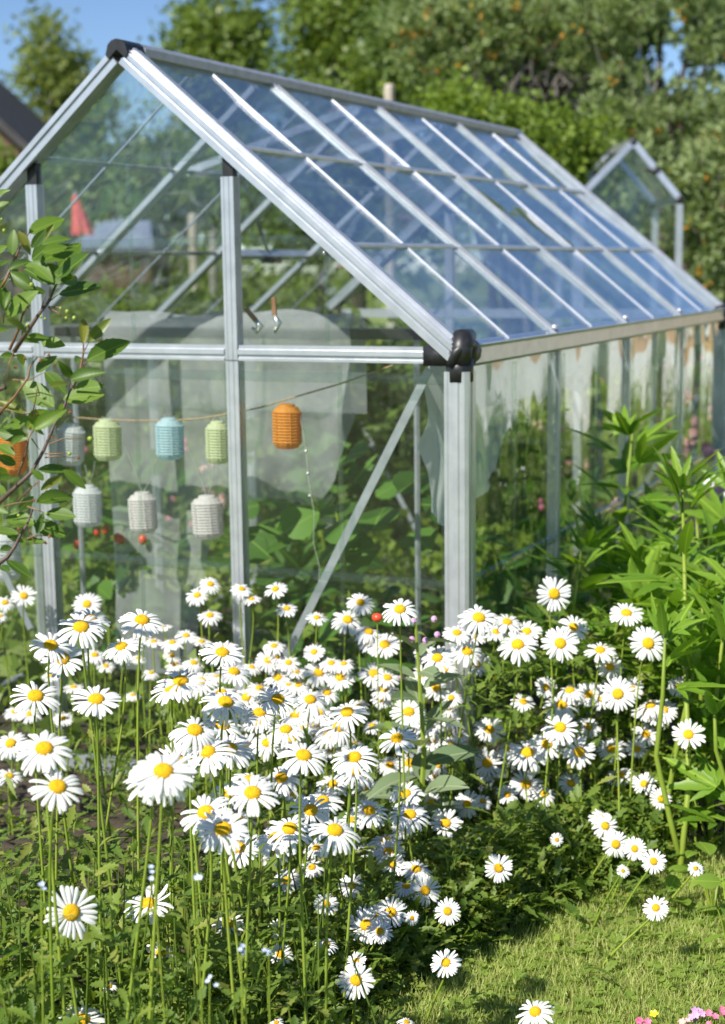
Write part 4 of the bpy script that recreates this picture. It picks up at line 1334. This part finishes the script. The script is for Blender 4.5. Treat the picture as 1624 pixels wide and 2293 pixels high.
# ------------------------------------------------------------------ plants inside the greenhouse
red_m = plain('ripe_fruit', (0.60, 0.04, 0.015), (0.75, 0.09, 0.03), 0.3)
CU = [mesh('leaf', *palmate_geo([(0, 1), (.75, .92), (-.75, .92), (1.5, .8), (-1.5, .8)], 1.0, .05, .5), cuke_m, True)]
v_, f_ = [], []
for k, w_ in enumerate((.95, 1.05)):
    CU.append(mesh('leaf', *leaf_geo(1.0, w_, 10, .12, .35, .05, .40, .05, .5), cuke_m, True))
for (x, y, H, n, lab) in ((.40, .42, .72, 34, 'cucumber plant with broad leaves inside, behind the diagonal brace'), (.05, .95, .80, 34, 'cucumber plant climbing inside the greenhouse behind the orange lantern'), (.66, 1.0, .55, 30, 'large-leaved plant inside along the first side panes'),
                          (.60, 1.9, .55, 28, 'large-leaved plant inside at the third side pane'), (-.3, 1.6, .75, 30, 'leafy climbing plant inside behind the fleece sheet'), (-.58, .75, .75, 28, 'leafy plant inside behind the white and green lanterns')):
    root = thing('cucumber_plant', lab, 'plant', (x, y, 0), 'plants inside the greenhouse')
    Bq = Vector((x, y, 0))
    pth = [Bq, Bq + Vector((.03, .02, H * .5)), Bq + Vector((-.02, 0, H))]
    MB().tube(pth, [.007, .006, .003], 6).build('stem', stem_m, root)
    for k in range(int(n * 1.5)):
        t = random.uniform(.05, 1); a = random.uniform(0, 6.28); el = random.uniform(-.2, .6)
        c = Vector((random.gauss(0, .10), random.gauss(0, .10), H * t))
        c.x = max(-.80 - x, min(.80 - x, c.x))
        fr = .5 if abs(c.x + x) < .6 else .1
        link('leaf', random.choice(CU[1:]) if random.random() < .75 else CU[0], root, mat4=orient((math.cos(a) * fr, math.sin(a) * .5, math.sin(el)), Vector((0, -.6, 1)) + rv(.4), c, random.uniform(.085, .14)))
for (px, py, Y, nf, lab) in ((235, 1215, .62, 3, 'strawberry basket with red fruit below the off-white lantern'), (315, 1225, .5, 3, 'dark leafy strawberry plant with red fruit below the pinkish lantern')):
    c = on_plane(px, py, 1, Y)
    root = thing('strawberry_plant', lab, 'plant', (c.x, c.y, 0))
    MB().tube([(c.x, c.y, 0), (c.x, c.y, c.z - .05)], [.006, .004], 5).build('stem', stem_m, root)
    for k in range(26):
        a = random.uniform(0, 6.28)
        link('leaf', CU[1], root, mat4=orient((math.cos(a), math.sin(a), random.uniform(-.6, .4)), Vector((0, -.3, 1)) + rv(.4), Vector((random.gauss(0, .04), random.gauss(0, .04), c.z + random.gauss(-.02, .05))), random.uniform(.03, .05)))
    for k in range(nf):
        MB().sphere(c + Vector((random.gauss(0, .04), -.07, random.uniform(-.02, .06))), .013, 8, (1, 1, 1.25)).build('fruit', red_m, root, True)
n = 3600
pos = np.stack([rng.uniform(-.86, .86, n), rng.uniform(.06, LEN - .06, n), np.zeros(n)], axis=1)
pos[:, 2] = rng.uniform(0, 1, n) ** .9 * (.12 + .22 * np.abs(np.sin(pos[:, 0] * 5 + 1) * np.cos(pos[:, 1] * 4)))
D = unit(np.stack([rng.normal(0, .9, n), rng.normal(0, .9, n), rng.uniform(0, 1.2, n)], axis=1))
tag(link('ground_greens', quads_mesh('ground_greens', scatter_leaves(pos, D, rng.uniform(.04, .09, n), rng.uniform(.025, .06, n)), bush_leaf)), 'low leafy greens covering the soil inside the greenhouse', 'greens', kind='stuff')
small = at(845, 1383, 3.5)
rf = thing('strawberry_fruit', 'red fruit on a thin stalk showing between the daisies by the felted plant', 'fruit', (small.x, small.y, 0))
MB().sphere(small, .012, 8, (1.2, 1, .9)).build('berry', red_m, rf, True)
MB().tube([(small.x, small.y, 0), small], .0014, 4).build('stalk', stem_m, rf)

# ------------------------------------------------------------------ background: trees, shrubs, buildings
birch_leaf = leafy('birch_leaf', (0.11, 0.16, 0.035), (0.26, 0.31, 0.075), 0.35)
alder_leaf = leafy('broad_tree_leaf', (0.09, 0.15, 0.024), (0.23, 0.31, 0.055), 0.35)
buck_leaf = leafy('sea_buckthorn_leaf', (0.165, 0.235, 0.085), (0.38, 0.46, 0.215), 0.30, rough=0.6)
dark_leaf = leafy('dark_shrub_leaf', (0.06, 0.11, 0.02), (0.15, 0.22, 0.05), 0.35)
berry_m = plain('orange_berry', (0.75, 0.30, 0.02), (0.85, 0.42, 0.04), 0.5)


def crown_pts(blobs, d, per, spread, dz=1.0):
    """clump centres in ellipsoids given in photo units at depth d -> world"""
    out = []
    for (cx, cy, rx, ry) in blobs:
        n = max(3, int(per * rx * ry / 1e4))
        for _ in range(n):
            while True:
                v = rv(1)
                if v.length > 1e-3:
                    break
            v = v.normalized() * random.uniform(.35, 1) ** .6
            p = at(cx + v.x * rx, cy + v.z * ry, d + v.y * rx * d / FPX * dz)
            out.append((p, spread * random.uniform(.7, 1.3)))
    return out


def grow(name, label, cat, blobs, d, per, spread, nleaf, ll, lw, mat, bmat, trunks, group=None, up=0.2, berries=0, twigs=0, limb_w=.05):
    cl = crown_pts(blobs, d, per, spread)
    bx = sum(t[0] for t in trunks) / len(trunks)
    b0 = at(bx, 600, d)
    root = thing(name, label, cat, (b0.x, b0.y, 0), group)
    off = np.array(root.location)
    P, D = [], []
    for c, s in cl:
        n = int(nleaf * random.uniform(.6, 1.4))
        q = rng.normal(0, s, (n, 3)); q[:, 2] *= .75
        P.append(np.array(c) + q)
        dd = rng.normal(0, 1, (n, 3)); dd[:, 2] += up
        D.append(dd)
    P = np.concatenate(P); D = unit(np.concatenate(D))
    keep = P[:, 2] > .03
    P, D = P[keep], D[keep]
    n = len(P)
    o = link('crown', quads_mesh('crown', scatter_leaves(P - off, D, rng.uniform(.7, 1.3, n) * ll, rng.uniform(.7, 1.3, n) * lw), mat), root)
    for (tx, ty, w) in trunks:
        top = at(tx, ty, d); base = Vector((root.location.x + random.gauss(0, .1), root.location.y + random.gauss(0, .1), 0))
        MB().tube([base, base.lerp(top, .35) + rv(.05), base.lerp(top, .7) + rv(.05), top], [w, w * .8, w * .55, w * .25], 8).build('trunk', bmat, root, True)
    m = MB()
    pick = random.sample(cl, min(len(cl), 14 + twigs))
    for c, s in pick:
        t = random.choice(trunks); top = at(t[0], t[1], d); base = Vector(root.location)
        a = base.lerp(top, random.uniform(.35, .95))
        m.tube([a, a.lerp(c, .5) + rv(.04), c], [limb_w * .5, limb_w * .3, limb_w * .12], 5, False)
    m.build('limbs', bmat, root)
    if berries:
        k = rng.choice(n, berries, replace=False)
        V = []
        m = MB()
        for i in k:
            for _ in range(4):
                m.sphere(Vector(P[i]) + rv(.02), .010, 6)
        bo = m.build('berries', berry_m, root); bo['kind'] = 'stuff'
    return root


grow('birch_tree', 'slender birch with pale trunk beside the dark roof', 'tree', [(115, 75, 42, 60), (95, 150, 70, 55), (125, 210, 95, 70), (165, 165, 55, 60), (120, 300, 120, 70), (215, 250, 60, 60), (50, 280, 60, 35)], 34, 34, .24, 70, .15, .09, birch_leaf, birch_bark, [(122, 70, .10)], limb_w=.09)
grow('birch_tree', 'leafy birch with visible white trunk behind the roof ridge', 'tree', [(490, 40, 105, 60), (430, 100, 65, 50), (530, 100, 75, 60), (470, 150, 130, 60), (490, 220, 100, 80), (590, 190, 45, 50), (560, -60, 110, 60), (480, 330, 110, 70)], 30, 34, .25, 75, .14, .09, alder_leaf, birch_bark, [(487, -60, .12)], limb_w=.09)
grow('broadleaf_tree', 'dense dark green tree between the birch and the sea buckthorn', 'tree', [(750, 40, 90, 90), (820, -20, 130, 90), (820, 110, 120, 90), (700, 150, 45, 45), (900, 180, 130, 80), (960, 60, 110, 120), (760, 230, 130, 60), (1040, -50, 160, 60)], 24, 46, .21, 80, .12, .08, alder_leaf, dark_bark, [(800, -80, .16)], limb_w=.1)


grow('evergreen_tree', 'dense dark green tree mass behind the sea buckthorn', 'tree', [(1000, 60, 150, 110), (1150, 40, 160, 110), (1300, 60, 130, 110), (1100, 200, 180, 90), (1300, 230, 150, 90), (1430, 330, 160, 80), (1400, 40, 70, 90), (1620, 60, 60, 90), (1620, 320, 110, 90), (1250, 380, 200, 80), (1560, 480, 160, 90)], 18, 44, .17, 64, .12, .07, dark_leaf, dark_bark, [(1200, 0, .14)], limb_w=.08)


def tufted(name, label, blobs, d, per, tuft, group, trunks, berries=500):
    """sea buckthorn: narrow grey-green leaves in upright tufts along twigs"""
    b0 = at(sum(t[0] for t in trunks) / len(trunks), 600, d)
    root = thing(name, label, 'shrub', (b0.x, b0.y, 0), group)
    off = np.array(root.location)
    P, D, B = [], [], MB()
    tw_ = MB()
    for (cx, cy, rx, ry) in blobs:
        cc = at(cx, cy, d)
        n = int(per * 2.3 * rx * ry / 1e4)
        for _ in range(n):
            v = rv(1).normalized() * random.uniform(.3, 1) ** .5
            c = at(cx + v.x * rx, cy - v.z * ry, d + v.y * rx * d / FPX)
            out = (c - cc).normalized() + Vector((0, 0, .8)) + rv(.25)
            out.normalize()
            L = tuft * random.uniform(.7, 1.4)
            n2 = 30
            t = rng.uniform(0, 1, n2)
            P.append(np.array(c)[None] + np.array(out)[None] * (t * L)[:, None])
            dd = np.array(out)[None] * 1.0 + rng.normal(0, .55, (n2, 3))
            D.append(dd)
            if random.random() < .10:
                tw_.tube([c - out * L * .9, c + out * L * .6], [.006, .003], 3, False)
            if random.random() < berries / 4500:
                for _ in range(7):
                    B.sphere(c + out * L * random.uniform(0, .6) + rv(.018), .011, 5)
    P = np.concatenate(P); D = unit(np.concatenate(D)); n = len(P)
    link('crown', quads_mesh('crown', scatter_leaves(P - off, D, rng.uniform(.055, .095, n), rng.uniform(.014, .024, n)), buck_leaf), root)
    for (tx, ty, w) in trunks:
        top = at(tx, ty, d); base = Vector((root.location.x + (top.x - root.location.x) * .6, root.location.y + (top.y - root.location.y) * .6, 0))
        tw_2 = MB().tube([base, base.lerp(top, .4) + rv(.08), base.lerp(top, .75) + rv(.08), top], [w, w * .8, w * .6, w * .3], 8)
        tw_2.build('trunk', dark_bark, root, True)
        for (cx, cy, rx, ry) in blobs:
            a = base.lerp(top, random.uniform(.5, .95))
            for _ in range(1):
                e_ = at(cx + random.gauss(0, .4) * rx, cy + random.gauss(0, .4) * ry, d + random.gauss(0, .1))
                tw_.tube([a, a.lerp(e_, .5) + rv(.06), e_], [.016, .010, .004], 5, False)
    tw_.build('branches', grey_bark, root)
    bo = B.build('berries', berry_m, root); bo['kind'] = 'stuff'
    return root


GB = 'sea buckthorn shrubs behind the greenhouse'
tufted('sea_buckthorn', 'large sea buckthorn with grey-green tufts and orange berries above the roof', [(960, 60, 90, 75), (1060, 35, 110, 60), (1160, 75, 110, 75), (1010, 130, 110, 45), (1200, 20, 120, 60), (1290, 95, 110, 70), (1330, 150, 80, 40), (1050, 160, 90, 30), (930, 110, 50, 60)], 13, 55, .13, GB, [(1180, 80, .07), (1080, 90, .05)])
tufted('sea_buckthorn', 'sea buckthorn with open branches showing sky beside the small gable frame', [(1400, 20, 110, 60), (1560, 60, 70, 55), (1600, 130, 60, 60), (1420, 225, 90, 65), (1500, 300, 110, 70), (1380, 300, 80, 50), (1600, 240, 50, 50), (1350, 70, 60, 40), (1500, -20, 120, 40)], 12.5, 55, .12, GB, [(1480, 60, .06), (1560, 40, .05)], 400)
tufted('sea_buckthorn', 'low spreading sea buckthorn beside the post of the small gable frame', [(1600, 420, 80, 90), (1560, 520, 70, 60), (1640, 600, 90, 120), (1590, 700, 90, 80), (1450, 400, 80, 60), (1660, 300, 70, 80)], 11.5, 60, .11, GB, [(1600, 450, .05)], 300)
# bare grey twiggy thicket beneath the big sea buckthorn
m = MB()
for q in range(360):
    a = at(random.gauss(1190, 85), random.gauss(215, 30), 13.2 + random.gauss(0, .25))
    b = a + Vector((random.gauss(0, .22), random.gauss(0, .2), random.uniform(.02, .25)))
    m.tube([a, a.lerp(b, .5) + rv(.03), b], [.010, .007, .003], 4, False)
base = at(1190, 600, 13.2)
for k in range(5):
    m.tube([(base.x + random.gauss(0, .2), base.y, 0), at(1190 + 60 * (k - 2), 250, 13.2)], [.04, .015], 6, False)
tag(m.build('dead_thicket', grey_bark), 'tangle of bare grey twigs under the large sea buckthorn', 'thicket')

GS = 'shrubs behind the greenhouse'
grow('leafy_shrub', 'fresh green bush just above the far end of the roof', 'shrub', [(1130, 300, 130, 60), (1240, 350, 120, 80), (1040, 250, 90, 45), (1180, 420, 160, 80)], 10.5, 55, .09, 60, .06, .04, bush_leaf, dark_bark, [(1150, 330, .03)], GS, limb_w=.03)
grow('leafy_shrub', 'bright bush behind the small gable frame', 'shrub', [(1360, 430, 130, 90), (1480, 520, 120, 80), (1300, 520, 120, 90), (1420, 620, 180, 80)], 13.5, 50, .11, 60, .08, .05, bush_leaf, dark_bark, [(1400, 450, .03)], GS, limb_w=.03)
grow('leafy_shrub', 'dark tall hedge bush seen through the gable below the birch', 'shrub', [(330, 380, 160, 70), (180, 400, 130, 60), (480, 420, 140, 80), (330, 460, 200, 60)], 23, 40, .16, 52, .11, .08, dark_leaf, dark_bark, [(330, 360, .06)], GS, limb_w=.05)
grow('leafy_shrub', 'dark hedge bush seen through the gable below the roof purlins', 'shrub', [(640, 380, 130, 90), (780, 360, 150, 100), (720, 480, 180, 80), (900, 420, 130, 110)], 17, 40, .14, 52, .10, .07, dark_leaf, dark_bark, [(720, 360, .06)], GS, limb_w=.05)
grow('leafy_shrub', 'low dark shrub beside the dark-roofed house', 'shrub', [(20, 430, 110, 70), (-60, 400, 120, 90), (60, 500, 120, 60)], 21, 40, .16, 50, .11, .08, alder_leaf, dark_bark, [(10, 420, .06)], GS, limb_w=.05)
# near shrubs and beds around the greenhouse
for (px, d, blobs, mt, lab) in ((330, 7.6, [(200, 760, 160, 70), (360, 740, 140, 60), (300, 900, 220, 110), (120, 900, 150, 120)], bush_leaf, 'fresh green currant bush behind the wall with the lanterns'),
                                (600, 7.2, [(560, 760, 140, 70), (680, 800, 130, 80), (600, 930, 180, 110)], alder_leaf, 'dark green currant bush behind the orange lantern'),
                                (890, 7.4, [(860, 860, 110, 110), (960, 840, 100, 90), (900, 1000, 160, 120), (980, 1080, 120, 90)], dark_leaf, 'dark leafy bush behind the far gable brace'),
                                (20, 7.0, [(20, 820, 120, 80), (-60, 900, 120, 120), (60, 980, 120, 90)], alder_leaf, 'leafy bush behind the cherry twigs'),
                                (1180, 8.2, [(1140, 900, 110, 60), (1260, 900, 110, 60), (1180, 1010, 160, 80)], bush_leaf, 'leafy bush beyond the far gable seen through side panes')):
    grow('currant_bush', lab, 'shrub', blobs, d, 42, .075, 50, .065, .05, mt, dark_bark, [(px, 800, .02)], 'bushes round the greenhouse', limb_w=.015)

# mixed planting over the garden floor beyond the greenhouse
n = 42000
px = rng.uniform(-500, 2600, n); dd = rng.uniform(5.2, 24, n) ** 1.0
r0 = np.array([tuple(at(a, 600, b)) for a, b in zip(px, dd)])
pos = np.stack([r0[:, 0], r0[:, 1], np.zeros(n)], axis=1)
ok = ~((np.abs(pos[:, 0]) < HW + .12) & (pos[:, 1] > -.15) & (pos[:, 1] < LEN + .15))
pos = pos[ok]; n = len(pos)
cell = np.sin(pos[:, 0] * 1.7 + 2 * np.sin(pos[:, 1] * .9)) * np.sin(pos[:, 1] * 1.3 + 1.0)
pos[:, 2] = rng.uniform(.0, 1, n) ** .8 * (.16 + .42 * np.clip(cell + .3, 0, 1.3))
D = unit(np.stack([rng.normal(0, .8, n), rng.normal(0, .8, n), rng.uniform(.1, 1.5, n)], axis=1))
tag(link('bed_plants', quads_mesh('bed_plants', scatter_leaves(pos, D, rng.uniform(.05, .13, n), rng.uniform(.02, .06, n)), bush_leaf)), 'mixed low green planting over the garden beds behind the greenhouse', 'bed plants', kind='stuff')
for mt, nn, lab in ((pink_m, 130, 'scattered pink blooms in the beds behind the greenhouse'), (rose_m, 170, 'scattered pale rose and cream blooms in the far beds')):
    m = MB()
    for q in range(nn):
        p = at(random.choice((random.uniform(100, 900), random.uniform(900, 1800))), 600, random.uniform(6.5, 14)); p.z = random.uniform(.25, .62)
        if abs(p.x) < HW + .2 and -.2 < p.y < LEN + .2:
            continue
        for _ in range(3):
            m.sphere(p + rv(.02), random.uniform(.010, .022), 6)
    tag(m.build('bed_blossom', mt), lab, 'blossom', kind='stuff')
# rose flowers beside the side wall
for (px, py, d, nb) in ((1568, 978, 6.2, 5), (1545, 990, 6.2, 3), (1590, 1010, 6.0, 3), (1600, 1090, 5.6, 3), (1610, 1060, 5.8, 2), (1530, 1180, 5.4, 3), (1480, 1130, 5.6, 3), (1555, 1170, 5.4, 2)):
    small_flower('rose_bloom', 'pale rose flower head on a thin stem beyond the tall leafy plants', 'flower', 'rose flowers beyond the leafy plants', px, py, d, .05, rose_m, 6, nb, .02)
for (px, py, d) in ((1590, 1087, 5.0), (1625, 1110, 5.0)):
    small_flower('white_bloom', 'white flower head beyond the tall leafy plants', 'flower', 'white flowers beyond the leafy plants', px, py, d, .032, petal_m, 9, 3, .012)

# house with dark roof
roof_m = plain('dark_roof', (0.022, 0.020, 0.022), (0.045, 0.040, 0.042), 0.7, 0, 8, 0.3, 0.01)
wall_m = plain('brown_boards', (0.10, 0.06, 0.04), (0.15, 0.095, 0.06), 0.8, 0, 6, stretch=(1, 1, .1))
d = 25.0
ev = at(85, 350, d); rg = at(-230, 60, d)
hx = (rg - ev); wdt = math.hypot(hx.x, hx.y); rise = rg.z - ev.z
ux = Vector((hx.x, hx.y, 0)).normalized(); uy = FH.copy()
house = thing('house', 'house with a steep dark roof at the edge of the garden', 'house', (rg.x, rg.y, 0))
e0, e1 = Vector((ev.x, ev.y, ev.z)), Vector((ev.x, ev.y, ev.z)) + ux * wdt * 2
m = MB()
rn = lambda p, k: p + uy * k
for a, b in ((e0, Vector((rg.x, rg.y, rg.z))), (Vector((rg.x, rg.y, rg.z)), e1)):
    nn_ = (b - a).cross(uy).normalized()
    m.slab([rn(a, -.3), rn(b, -.3), rn(b, 6.3), rn(a, 6.3)], nn_, .12)
m.build('roof', roof_m, house)
in0, in1 = e0 + ux * .3, e1 - ux * .3
m = MB()
gb = [Vector((in0.x, in0.y, 0)), Vector((in1.x, in1.y, 0)), Vector((in1.x, in1.y, ev.z + .2)), Vector((rg.x, rg.y, rg.z - .15)), Vector((in0.x, in0.y, ev.z + .2))]
nq = len(gb)
m.add(gb + [g_ + uy * 6 for g_ in gb], [tuple(range(nq)), tuple(range(2 * nq - 1, nq - 1, -1))] + [(k, nq + k, nq + (k + 1) % nq, (k + 1) % nq) for k in range(nq)])
m.build('wall', wall_m, house)

# blue-grey roofed shed, folded red parasol, pale posts
shed_roof = plain('blue_grey_sheet_roof', (0.20, 0.24, 0.36), (0.27, 0.31, 0.43), 0.5, 0, 5)
d = 18.5
a, b, c_, e_ = at(150, 556, d), at(345, 556, d), at(205, 488, d), at(310, 488, d)
shed = thing('garden_shed', 'small shed with a blue-grey sheet roof seen through the gable', 'shed', ((a.x + b.x) / 2, (a.y + b.y) / 2, 0))
bk = FH * 2.2
m = MB()
fr_ = [a, b, b + bk, a + bk]; tp_ = [c_ + FH * 1.0, e_ + FH * 1.0, e_ + FH * 1.2, c_ + FH * 1.2]
m.add(fr_ + tp_, [(0, 1, 5, 4), (1, 2, 6, 5), (2, 3, 7, 6), (3, 0, 4, 7), (4, 5, 6, 7), (3, 2, 1, 0)])
m.build('roof', shed_roof, shed)
m = MB()
ins = [a.lerp(b, .06) + FH * .15, a.lerp(b, .94) + FH * .15, a.lerp(b, .94) + FH * 2.0, a.lerp(b, .06) + FH * 2.0]
m.add([Vector((q.x, q.y, 0)) for q in ins] + [Vector((q.x, q.y, a.z - .01)) for q in ins], [(0, 1, 5, 4), (1, 2, 6, 5), (2, 3, 7, 6), (3, 0, 4, 7), (4, 5, 6, 7)])
m.build('wall', wall_m, shed)
par_m = plain('red_canvas', (0.62, 0.05, 0.07), (0.74, 0.12, 0.13), 0.8)
d = 17
p_ = at(168, 436, d)
par = thing('parasol', 'folded red parasol standing in front of the blue-grey shed roof', 'parasol', (p_.x, p_.y, 0))
prof = []
hgt = .44
m = MB(); vs_, fs_ = [], []
for j in range(7):
    t = j / 6
    for k in range(16):
        an = 2 * math.pi * k / 16
        r_ = (.025 + .085 * t ** .8) * (1 + .22 * (1 if k % 2 else -1) * t)
        vs_.append(p_ + Vector((r_ * math.cos(an) + .09 * t, r_ * math.sin(an), -hgt * t)))
for j in range(6):
    for k in range(16):
        fs_.append((j * 16 + k, j * 16 + (k + 1) % 16, (j + 1) * 16 + (k + 1) % 16, (j + 1) * 16 + k))
m.add(vs_, fs_).build('canopy', par_m, par)
MB().tube([(p_.x + .06, p_.y, 0), p_ + Vector((.03, 0, -.2)), p_ + Vector((0, 0, .04))], .02, 8).build('pole', wire_m, par)
pale_m = plain('pale_wood', (0.42, 0.36, 0.30), (0.58, 0.51, 0.43), 0.8, 0, 8)
for (px, py, d, w, lab) in ((872, 188, 12.5, .045, 'pale wooden post rising above the roof ridge'), (432, 478, 15, .05, 'pale post in the garden seen through the gable')):
    t_ = at(px, py, d)
    m = MB(); m.tube([(t_.x, t_.y, 0), (t_.x, t_.y, t_.z - .02), (t_.x, t_.y, t_.z)], [w, w, w * .7], 8)
    tag(m.build('wooden_post', pale_m), lab, 'post')

# small second greenhouse frame further back
d = 9.6
apx, er, el_ = at(1418, 318, d), at(1522, 446, d), at(1290, 456, d)
el_.z = er.z
sg = thing('small_greenhouse', 'narrow little greenhouse with a pointed silver frame among the bushes', 'greenhouse', ((er.x + el_.x) / 2, (er.y + el_.y) / 2, 0))
sqp = [(-.020, -.02), (.020, -.02), (.020, .02), (-.020, .02)]
for k, o_ in enumerate((Vector((0, 0, 0)), FH * .8)):
    MB().extrude(sqp, er + o_, apx + o_, FH).build('rafter', alu, sg)
    MB().extrude(sqp, el_ + o_, apx + o_, FH).build('rafter', alu, sg)
    for q in (er, el_):
        MB().extrude(sqp, Vector((q.x, q.y, 0)) + o_, q + o_ - Vector((0, 0, .03)), FH).build('post', alu, sg)
        MB().sphere(q + o_, .030, 8).build('joint', blackp, sg, True)
    MB().sphere(apx + o_, .034, 8).build('joint', blackp, sg, True)
    MB().slab([Vector((el_.x, el_.y, .05)) + o_, Vector((er.x, er.y, .05)) + o_, er + o_, apx + o_, el_ + o_], FH, .003).build('pane', pane_wall, sg)
    MB().extrude([(-.008, -.008), (.008, -.008), (.008, .008), (-.008, .008)], el_ + o_, er + o_, FH).build('crossbar', rib_mat, sg)
mj = er.lerp(apx, .5)
m = MB(); m.sphere(mj, .034, 8); m.tube([mj, mj + (el_ - er).normalized() * .07 + Vector((0, 0, .01))], .014, 6); m.build('joint', blackp, sg, True)
for q in (er, el_, apx):
    MB().extrude(sqp, q + FH * .03, q + FH * .77, Vector((0, 0, 1))).build('rail', alu, sg)
for q in (er, el_):
    MB().slab([q + FH * .03, apx + FH * .03, apx + FH * .77, q + FH * .77], (apx - q).cross(FH), .003).build('pane', pane_roof, sg)

# far woods closing the horizon
V = []
cl = []
for q in range(900):
    az = random.uniform(-math.pi, math.pi)
    dist = random.uniform(44, 60)
    dv = FH * math.cos(az) + RH * math.sin(az)
    hmax = 3.6 + 1.4 * math.sin(az * 7) + 1.0 * math.sin(az * 17 + 1)
    if -.30 < az < -.05: hmax = min(hmax, 5.2)
    cl.append(Vector((CAM.x + dv.x * dist, CAM.y + dv.y * dist, random.uniform(.2, 1) * hmax)))
P = np.concatenate([np.array(c)[None] + rng.normal(0, 1.0, (55, 3)) * np.array([1, 1, .8]) for c in cl])
P = P[P[:, 2] > .05]
n = len(P)
tag(link('far_woods', quads_mesh('far_woods', scatter_leaves(P, unit(rng.normal(0, 1, (n, 3))), rng.uniform(.3, .6, n), rng.uniform(.2, .4, n)), alder_leaf)), 'low band of far trees behind the gardens', 'woods', kind='stuff')

# ochre timber house beyond the right edge of the view: what the gutter and the side panes mirror
ochre = plain('ochre_boards', (0.42, 0.24, 0.11), (0.58, 0.36, 0.18), 0.75, 0, 5, stretch=(1, 1, .15))
white_paint = plain('white_paint', (0.70, 0.69, 0.66), (0.80, 0.79, 0.77), 0.6)
glass_dark = plain('window_glass', (0.03, 0.04, 0.05), (0.05, 0.06, 0.07), 0.08)
hc = CAM + (FH * math.cos(R(39)) + RH * math.sin(R(39))) * 13
hdir = (FH * math.cos(R(39)) + RH * math.sin(R(39)))
hs = hdir.cross(Vector((0, 0, 1))).normalized()
hou = thing('timber_house', 'ochre timber house with white trim standing beside the garden', 'house', (hc.x, hc.y, 0))
hb = Vector((hc.x, hc.y, 0))
for k in range(22):
    a = hb + hs * (-3.3 + .3 * k)
    m = MB()
    b_ = a + hs * .285
    m.add([a, b_, b_ + hdir * .03, a + hdir * .03] + [q + Vector((0, 0, 2.3)) for q in (a, b_, b_ + hdir * .03, a + hdir * .03)], [(0, 1, 5, 4), (1, 2, 6, 5), (2, 3, 7, 6), (3, 0, 4, 7), (4, 5, 6, 7)])
    m.build('plank', ochre, hou)
m = MB()
for k in range(14):
    a = hb + hs * (-3.3 + .47 * k) - hdir * .04
    MB().slab([a, a + hs * .45, a + hs * .45 + Vector((0, 0, .7)), a + Vector((0, 0, .7))], hdir, .04).build('plinth_board', white_paint, hou)
m = MB()
fp = [hb + hs * -3.3 + hdir * .03, hb + hs * 3.3 + hdir * .03, hb + hs * 3.3 + hdir * 4, hb + hs * -3.3 + hdir * 4]
m.add(fp + [q + Vector((0, 0, 2.3)) for q in fp], [(0, 1, 5, 4), (1, 2, 6, 5), (2, 3, 7, 6), (3, 0, 4, 7), (4, 5, 6, 7)])
m.build('wall', ochre, hou)
m = MB()
up3 = Vector((0, 0, 1))
for y1 in (-1, 1):
    pass
r0_ = [hb + hs * -3.5 - hdir * .3 + up3 * 2.25, hb + hs * 3.5 - hdir * .3 + up3 * 2.25, hb + hs * 3.5 + hdir * 2 + up3 * 3.3, hb + hs * -3.5 + hdir * 2 + up3 * 3.3]
m.slab(r0_, (r0_[1] - r0_[0]).cross(r0_[3] - r0_[0]), .1)
r1_ = [r0_[3], r0_[2], hb + hs * 3.5 + hdir * 4.3 + up3 * 2.25, hb + hs * -3.5 + hdir * 4.3 + up3 * 2.25]
m.slab(r1_, (r1_[1] - r1_[0]).cross(r1_[3] - r1_[0]), .1)
m.build('roof', roof_m, hou)
for k in (-2.1, -.2, 1.7):
    a = hb + hs * k - hdir * .03
    w_ = MB().slab([a + up3 * .9, a + hs * .9 + up3 * .9, a + hs * .9 + up3 * 1.9, a + up3 * 1.9], hdir, .05).build('window', white_paint, hou)
    a = a - hdir * .03
    MB().slab([a + up3 * .98 + hs * .08, a + hs * .82 + up3 * .98, a + hs * .82 + up3 * 1.82, a + hs * .08 + up3 * 1.82], hdir, .02).build('pane', glass_dark, w_)
